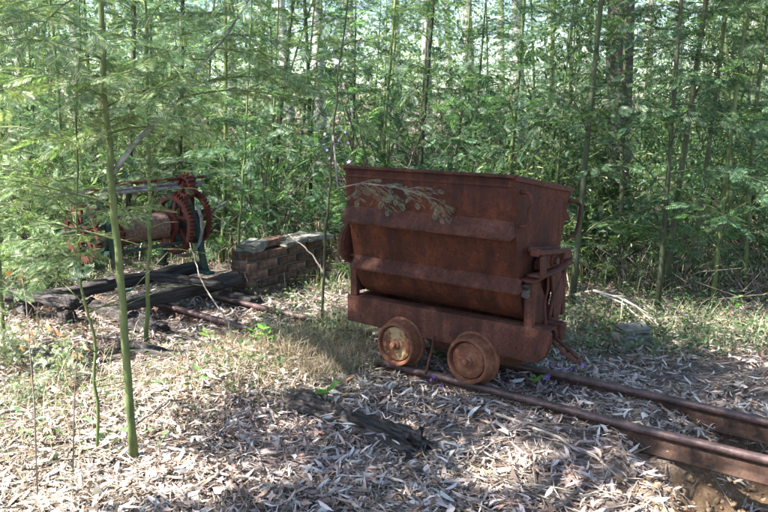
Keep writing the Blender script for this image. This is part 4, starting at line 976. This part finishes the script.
for (px_, py_, n_, rd_) in ((60, 360, 160, .5), (20, 420, 120, .4), (110, 440, 90, .4), (170, 400, 120, .4), (250, 390, 160, .3), (690, 290, 600, .8), (600, 290, 500, .7), (650, 345, 500, .4), (700, 345, 500, .5), (750, 345, 500, .5), (600, 335, 600, .45), (590, 320, 500, .5), (665, 320, 450, .6), (740, 325, 450, .6), (300, 330, 350, .4), (340, 345, 300, .25), (30, 300, 500, .6), (70, 290, 300, .5), (220, 365, 260, .5), (570, 350, 200, .25), (530, 372, 110, .18), (640, 300, 500, .8), (720, 300, 500, .8), (300, 300, 350, .5)):
    p = G(px_, py_); a = rg.uniform(0, 6.28, n_); q_ = rd_ * np.sqrt(rg.random(n_)); pos.append(np.stack([p[0] + q_ * np.cos(a), p[1] + q_ * np.sin(a)], 1))
pos = np.concatenate(pos); pos = np.concatenate([pos, (gz(pos[:, 0], pos[:, 1]) + rg.random(len(pos)) ** 1.6 * .14 + .01)[:, None]], 1)
scatter(gk, OVAL[0], OVAL[1], pos, frames(rg.normal(size=pos.shape) * np.array([1, 1, .4]), rg.normal(size=pos.shape) * .5 + np.array([0, 0, 1.])), rg.uniform(.015, .05, len(pos)))
tag(link('ground_cover', gk.mesh('ground_cover'), 'cover'), 'low small-leaved green plants creeping along the track edges', 'ground cover', kind='stuff')
gu = Geo(); rg = np.random.default_rng(1320); cl = []
while len(cl) < 520:
    y = 6.6 + 10 * rg.random() ** 1.4; x = rg.uniform(-.58, .6) * y
    if blocked(x, y) or (x < -.1 * y and rg.random() < .55): continue
    cl.append((x, y, gz1(x, y)))
cl = np.repeat(np.array(cl), 14, 0); n_ = len(cl); az = rg.uniform(0, 6.28, n_); hh = rg.random(n_) ** 1.5 * .55
pos = cl + np.stack([np.cos(az) * .22 * rg.random(n_), np.sin(az) * .22 * rg.random(n_), hh], 1)
scatter(gu, FR_FAR[0], FR_FAR[1], pos, frames(np.stack([np.cos(az), np.sin(az), rg.uniform(-.2, .9, n_)], 1), rg.normal(size=pos.shape) * .5 + np.array([0, 0, 1.])), rg.uniform(.12, .26, n_))
tag(link('undergrowth', gu.mesh('undergrowth'), 'shrub'), 'knee-high feathery green undergrowth covering the forest floor behind the track', 'undergrowth', kind='stuff')
gg = Geo(); gs = Geo(); rg = np.random.default_rng(1300)
for (px_, py_, n_, rd_, hh) in ((300, 345, 190, .28, .24), (330, 355, 170, .22, .24), (345, 335, 180, .22, .28), (275, 345, 110, .2, .18), (350, 375, 110, .16, .2), (250, 350, 90, .3, .16), (325, 330, 70, .12, .2), (365, 330, 100, .14, .25), (335, 292, 90, .2, .34), (300, 288, 80, .25, .3),
        (650, 345, 170, .35, .13), (690, 345, 150, .4, .16), (720, 350, 140, .35, .16), (755, 345, 150, .4, .2), (600, 335, 170, .4, .14), (590, 320, 170, .4, .16), (665, 322, 120, .5, .2), (740, 325, 130, .5, .24), (30, 290, 200, .6, .18), (60, 300, 160, .4, .14), (15, 310, 120, .4, .16), (570, 345, 90, .2, .12), (620, 355, 100, .3, .1), (70, 400, 60, .4, .1), (180, 380, 60, .4, .12), (210, 400, 60, .35, .12), (240, 385, 80, .3, .14)):
    p = G(px_, py_); blades(gg, p[0], p[1], n_, rd_, hh * .3, hh, rg, .0042, 1.4)
for (px_, py_, n_, rd_, hh) in ((255, 360, 420, .35, .16), (290, 380, 380, .3, .15), (320, 370, 380, .3, .2), (230, 380, 260, .35, .13), (345, 355, 240, .2, .22), (265, 348, 200, .22, .14), (700, 350, 60, .5, .16), (640, 320, 90, .6, .22), (740, 335, 80, .5, .24), (60, 330, 160, .5, .15), (150, 400, 130, .6, .1), (340, 345, 110, .14, .24), (310, 400, 140, .3, .12)):
    p = G(px_, py_); blades(gs, p[0], p[1], n_, rd_, hh * .3, hh, rg, .0028, 2.6)
for (px_, py_, n_, rd_, hh) in ((20, 400, 130, .4, .26), (60, 430, 110, .4, .22), (15, 450, 110, .35, .24), (110, 400, 110, .4, .2), (60, 370, 150, .5, .24), (150, 430, 80, .35, .15), (30, 340, 150, .5, .22), (190, 420, 100, .35, .16), (240, 410, 130, .3, .18), (290, 395, 130, .25, .2), (345, 392, 90, .2, .18), (250, 340, 70, .25, .16), (210, 375, 110, .3, .18), (105, 345, 120, .4, .18), (90, 470, 60, .3, .16), (30, 490, 60, .3, .18)):
    p = G(px_, py_); blades(gs, p[0], p[1], int(n_ * .45), rd_, hh * .35, hh, rg, .0024, 2.0); blades(gg, p[0], p[1], n_ // 3, rd_, hh * .3, hh * .8, rg, .003, 1.4)
for i in range(160):
    y = rg.uniform(6.5, 14); x = rg.uniform(-.55, .55) * y
    if blocked(x, y): continue
    blades(gg if rg.random() < .6 else gs, x, y, 60, .5, .1, .42, rg, .008, .9)
tag(link('grass', gg.mesh('grass'), 'grass'), 'grey-green grass growing in tufts beside the track', 'grass', kind='stuff')
tag(link('dry_grass', gs.mesh('dry_grass'), 'straw'), 'matted straw-coloured dead grass beside the track', 'grass', kind='stuff')

# single sticks one can follow
def stick(pts, r, mat, label, ground=False):
    P = np.array([p for p in pts], float)
    if ground:
        for p in P: p[2] = gz1(p[0], p[1]) + .03
    t = np.linspace(0, 1, len(P)); tt = np.linspace(0, 1, 14); Q_ = np.stack([np.interp(tt, t, P[:, q]) for q in range(3)], 1)
    Q_[1:-1] += rg.normal(size=(12, 3)) * .006; b_ = Q_[0].copy(); g_ = Geo(); g_.tube(Q_ - b_, np.linspace(r, r * .45, 14), 6)
    o = link('fallen_stick', g_.mesh('fallen_stick', True), mat); o.location = b_; return tag(o, label, 'stick')
stick([G(234, 333, .04), D(222, 312, 5.2), D(203, 285, 5.5), D(196, 262, 5.7), D(190, 243, 5.85)], .007, 'twig', 'bleached curved stick leaning on the winch timbers')
stick([G(330, 290, .05), D(322, 268, 6.5), D(306, 248, 6.55), D(290, 236, 6.6)], .010, 'twig', 'bent bare stick leaning over the brick wall')
stick([G(0, 428), G(40, 418), G(75, 408), G(120, 405)], .010, 'twig', 'grey stick lying in the sunlit litter by the thin kinked stem', True)
stick([G(495, 426), G(540, 446), G(590, 466), G(625, 486)], .009, 'twig', 'long brown stick lying parallel to the track on the litter', True)
stick([G(505, 430), G(560, 438), G(600, 442)], .006, 'twig_brown', 'thin dark stick crossing the long one beside the track', True)
stick([G(135, 425, .12), G(165, 402, .2), G(190, 396, .16)], .006, 'twig_brown', 'thin brown forked twig at the foot of the thickest sapling')
stick([G(180, 512), G(215, 492), G(228, 482)], .012, 'twig', 'short grey stick half buried in the shaded litter', True)
db = empty('dead_branch', tuple(G(592, 312)), 0, 'pale dead branch with splayed twigs lying before the brushwood', 'branch'); b_ = G(592, 312)
for i, (e_, r_) in enumerate((((655, 322), .012), ((645, 330), .008), ((640, 312), .007), ((660, 335), .006), ((620, 330), .006))):
    q = G(*e_); q[2] = gz1(q[0], q[1]) + .04; a_ = b_.copy(); a_[2] = gz1(a_[0], a_[1]) + .16
    if i: a_ = a_ + (G(655, 322) - a_) * .12 * i; a_[2] = gz1(a_[0], a_[1]) + .15
    tube_obj('twig', np.array([a_, (a_ + q) / 2 + np.array([0, 0, .04]), q]) - b_, [r_, r_ * .8, r_ * .4], 'twig_pale', db, 5)

# ------------------------------------------------------------------ small plants and flowers
def seedling(x, y, n, ls, h, label, group=None, mat='bright', rgs=1):
    rg = np.random.default_rng(rgs); e = empty('seedling', (x, y, gz1(x, y)), 0, label, 'plant', group)
    g_ = Geo(); f_ = Geo(); top = np.array([rg.normal() * .03, rg.normal() * .03, h]); g_.tube([(0, 0, -.02), top * .5 + rg.normal(size=3) * .01, top], [.003, .0025, .0015], 5)
    u = rg.uniform(.4, 1, n); pos = top[None] * u[:, None]; az = np.arange(n) * 2.4; d_ = np.stack([np.cos(az), np.sin(az), rg.uniform(.1, .7, n)], 1)
    scatter(f_, OVAL[0], OVAL[1], pos, frames(d_, np.tile(np.array([[0, -.3, 1.]]), (n, 1))), ls * rg.uniform(.7, 1.2, n))
    link('stem', g_.mesh('stem', True), 'stem_green', e); link('leaves', f_.mesh('leaves'), mat, e)
for i, (px_, py_, n_, ls, h, lb) in enumerate(((326, 408, 5, .075, .10, 'bright green seedling growing by the upper end of the blackened log'), (268, 362, 7, .075, .16, 'bright green leafy seedling in the dry grass mound'),
        (258, 368, 5, .06, .12, 'smaller green seedling beside the leafy one in the dry grass'), (418, 366, 6, .045, .12, 'small green seedling growing between the cart wheels'), (440, 370, 5, .04, .10, 'tiny green seedling beside the right near wheel'),
        (530, 392, 5, .05, .10, 'green seedling sprouting between the rails at the coupling end'), (210, 352, 5, .06, .12, 'green seedling at the end of the broken rail'), (592, 352, 5, .07, .10, 'grey-green seedling beyond the far rail'), (735, 318, 6, .07, .22, 'fresh green seedling among the grass before the brushwood'), (205, 398, 5, .05, .1, 'low green seedling in the sunlit litter'))):
    p = G(px_, py_); seedling(p[0], p[1], n_, ls, h, lb, None, 'bright' if i not in (7,) else 'wattle_pale', 50 + i)
PET_V = np.array([(0, 0, 0), (.5, .3, .12), (1, 0, .2), (.5, -.3, .12)], float)
def flower_mesh():
    V = []; Q = []
    for i in range(5):
        a = 2 * math.pi * i / 5; c_, s_ = math.cos(a), math.sin(a); b_ = len(V)
        V += [(p[0] * c_ - p[1] * s_, p[0] * s_ + p[1] * c_, p[2]) for p in PET_V]; Q.append([b_, b_ + 1, b_ + 2, b_ + 3])
    me_ = np_mesh('flower', V, Q); me_.materials.append(M['purple']); return me_
FL = flower_mesh()
def flowering(path, flowers, label, r=.003):
    b_ = np.array(path[0], float); e = empty('flowering_vine', tuple(b_), 0, label, 'plant')
    tube_obj('stem', np.array(path) - b_, np.linspace(r, r * .5, len(path)), 'stem_green', e, 5)
    for q in flowers:
        o = bpy.data.objects.new('flower', FL); C.objects.link(o); o.parent = e; o.location = np.array(q) - b_; o.rotation_euler = (random.uniform(.6, 2), random.uniform(-.5, .5), random.uniform(0, 6.28)); s_ = random.uniform(.012, .02); o.scale = (s_, s_, s_)
flowering([G(345, 268, .05), D(342, 220, 6.1), D(336, 160, 6.0), D(332, 120, 5.95), D(340, 85, 5.95)], [D(x, y, 5.93) for x, y in ((343, 88), (338, 92), (335, 112), (338, 117), (333, 128), (325, 134), (345, 132), (339, 140), (348, 143), (327, 150), (330, 158), (335, 152), (349, 162), (333, 163), (317, 140), (347, 136))], 'vine with purple flowers climbing a stem left of the cart bucket')
p = G(578, 384); flowering([(p[0], p[1], gz1(p[0], p[1])), G(570, 378, .06), G(560, 374, .09), G(553, 372, .07)], [G(x, y, .08) for x, y in ((556, 369), (560, 371), (564, 369), (568, 371), (545, 378), (548, 376), (572, 369), (583, 366), (553, 367))], 'purple flowers trailing over the far rail below the coupling', .002)
p = G(436, 388); flowering([(p[0], p[1], gz1(p[0], p[1])), G(434, 382, .06), G(433, 378, .08)], [G(434, 377, .09), G(437, 378, .08), G(441, 385, .05), G(431, 380, .07)], 'purple flowers beside the near rail between the cart wheels', .002)
p = G(305, 400); flowering([(p[0], p[1], gz1(p[0], p[1])), G(310, 396, .06)], [G(311, 395, .07), G(314, 397, .06), G(278, 402, .05)], 'purple flowers on the dry grass by the upper end of the log', .002)

# drooping twigs with withered orange leaves, by the left edge
def orange_twig(pts, leaves, depth, label, seed):
    rg = np.random.default_rng(seed); P = np.array([D(x, y, depth) for x, y in pts]); P[0] = [P[0][0], P[0][1], gz1(P[0][0], P[0][1])]; b_ = P[0].copy()
    e = empty('withered_sprig', tuple(b_), 0, label, 'plant'); tube_obj('stem', P - b_, np.linspace(.004, .0015, len(P)), 'twig', e, 5); f_ = Geo(); n_ = len(leaves)
    pos = np.array([D(x, y, depth) for x, y in leaves]) - b_
    for q in pos:
        j = int(np.argmin(np.linalg.norm(P - b_ - q, axis=1))); g_ = Geo(); tube_obj('twig', [(P - b_)[j], ((P - b_)[j] + q) / 2 + np.array([0, 0, .01]), q], .0012, 'twig', e, 3)
    scatter(f_, LT_V * np.array([1, 2.6, 3]) + np.array([.5, 0, 0]), LT_Q, pos, frames(rg.normal(size=(n_, 3)) * .6 + np.array([.3, 0, -.7]), np.tile(np.array([[0, -1., .4]]), (n_, 1)) + rg.normal(size=(n_, 3)) * .4), rg.uniform(.03, .05, n_), LT_T); link('leaves', f_.mesh('leaves'), 'orange_leaf', e)
orange_twig([(32, 440), (34, 400), (30, 350), (26, 300), (20, 268)], [(12, 272), (24, 276), (46, 322), (52, 330), (60, 338), (24, 336), (20, 346), (33, 374), (30, 330)], 2.9, 'thin sprig with withered orange leaves standing in the litter by the thin stem', 61)
orange_twig([(70, 442), (74, 410), (76, 370), (78, 345)], [(76, 350), (80, 352), (72, 358), (30, 378), (82, 345)], 3.1, 'low sprig with a few withered orange leaves beside the kinked stem', 62)

# clods, stones and roots in the washed-out bank under the rails
gc = Geo(); rg = np.random.default_rng(1500); ico = bmesh.new(); bmesh.ops.create_icosphere(ico, subdivisions=1, radius=1); IV = np.array([v.co[:] for v in ico.verts]); IT = np.array([[v.index for v in f.verts] for f in ico.faces]); ico.free()
xy = T(1.5, -.1)[None, :2] + rg.normal(size=(5000, 2)) * .75; xy = xy[gully(xy[:, 0], xy[:, 1]) > .12]; n_ = len(xy); sc = .004 + .02 * rg.random(n_) ** 3
vv = IV[None] * (1 + .25 * rg.normal(size=(n_, len(IV), 1))) * sc[:, None, None] * np.array([1, 1, .7]) + np.concatenate([xy, gz(xy[:, 0], xy[:, 1])[:, None] + .002], 1)[:, None]
gc.add(vv.reshape(-1, 3), None, (IT[None] + (np.arange(n_) * len(IV))[:, None, None]).reshape(-1, 3))
tag(link('soil_clods', gc.mesh('soil_clods'), 'soil'), 'crumbled brown soil and small stones in the washed-out bank under the rails', 'soil', kind='stuff')
gr = Geo()
for i in range(120):
    x, y = T(rg.uniform(.9, 2.1), rg.uniform(-.7, .6))[:2]; L = rg.uniform(.05, .22); az = rg.normal() * .6 + .9; q = [(x + L * u * math.cos(az), y + L * u * math.sin(az)) for u in (0, .5, 1)]
    if gully(np.array([x]), np.array([y]))[0] < .1: continue
    gr.tube([(a, b, gz1(a, b) + .008 + .03 * rg.random()) for a, b in q], rg.uniform(.001, .0035), 4, cap=False)
tag(link('exposed_roots', gr.mesh('exposed_roots', True), 'twig'), 'thin bare roots hanging from the washed-out bank', 'roots', kind='stuff')

def perched(x, y, z, k, cat_where):
    o = bpy.data.objects.new('fallen_leaf', BL[k % 6]); C.objects.link(o); o.location = (x, y, z); o.rotation_euler = (rg.normal() * .15, rg.normal() * .15, rg.uniform(0, 6.28)); q_ = rg.uniform(.05, .09); o.scale = (q_, q_, q_)
    tag(o, 'dry gum leaf caught on top of ' + cat_where, 'leaf', 'leaves on ' + cat_where)
a_, b_ = G(285, 402, .09), G(405, 448, .12)
for i in range(9): u = rg.uniform(.1, 1); p = a_ + (b_ - a_) * u; perched(p[0] + rg.normal() * .015, p[1] + rg.normal() * .02, .105 + .025 * u, i, 'the blackened log')
for i in range(7): p = T(-2.74 + rg.normal() * .05, 1.2 + rg.uniform(0, .5), .468); perched(p[0], p[1], p[2], i, 'the brick wall')
for i in range(8): p = T(-2.71 + rg.normal() * .025, rg.uniform(-.35, .65), .262); perched(p[0], p[1], p[2], i, 'the timber under the winch')
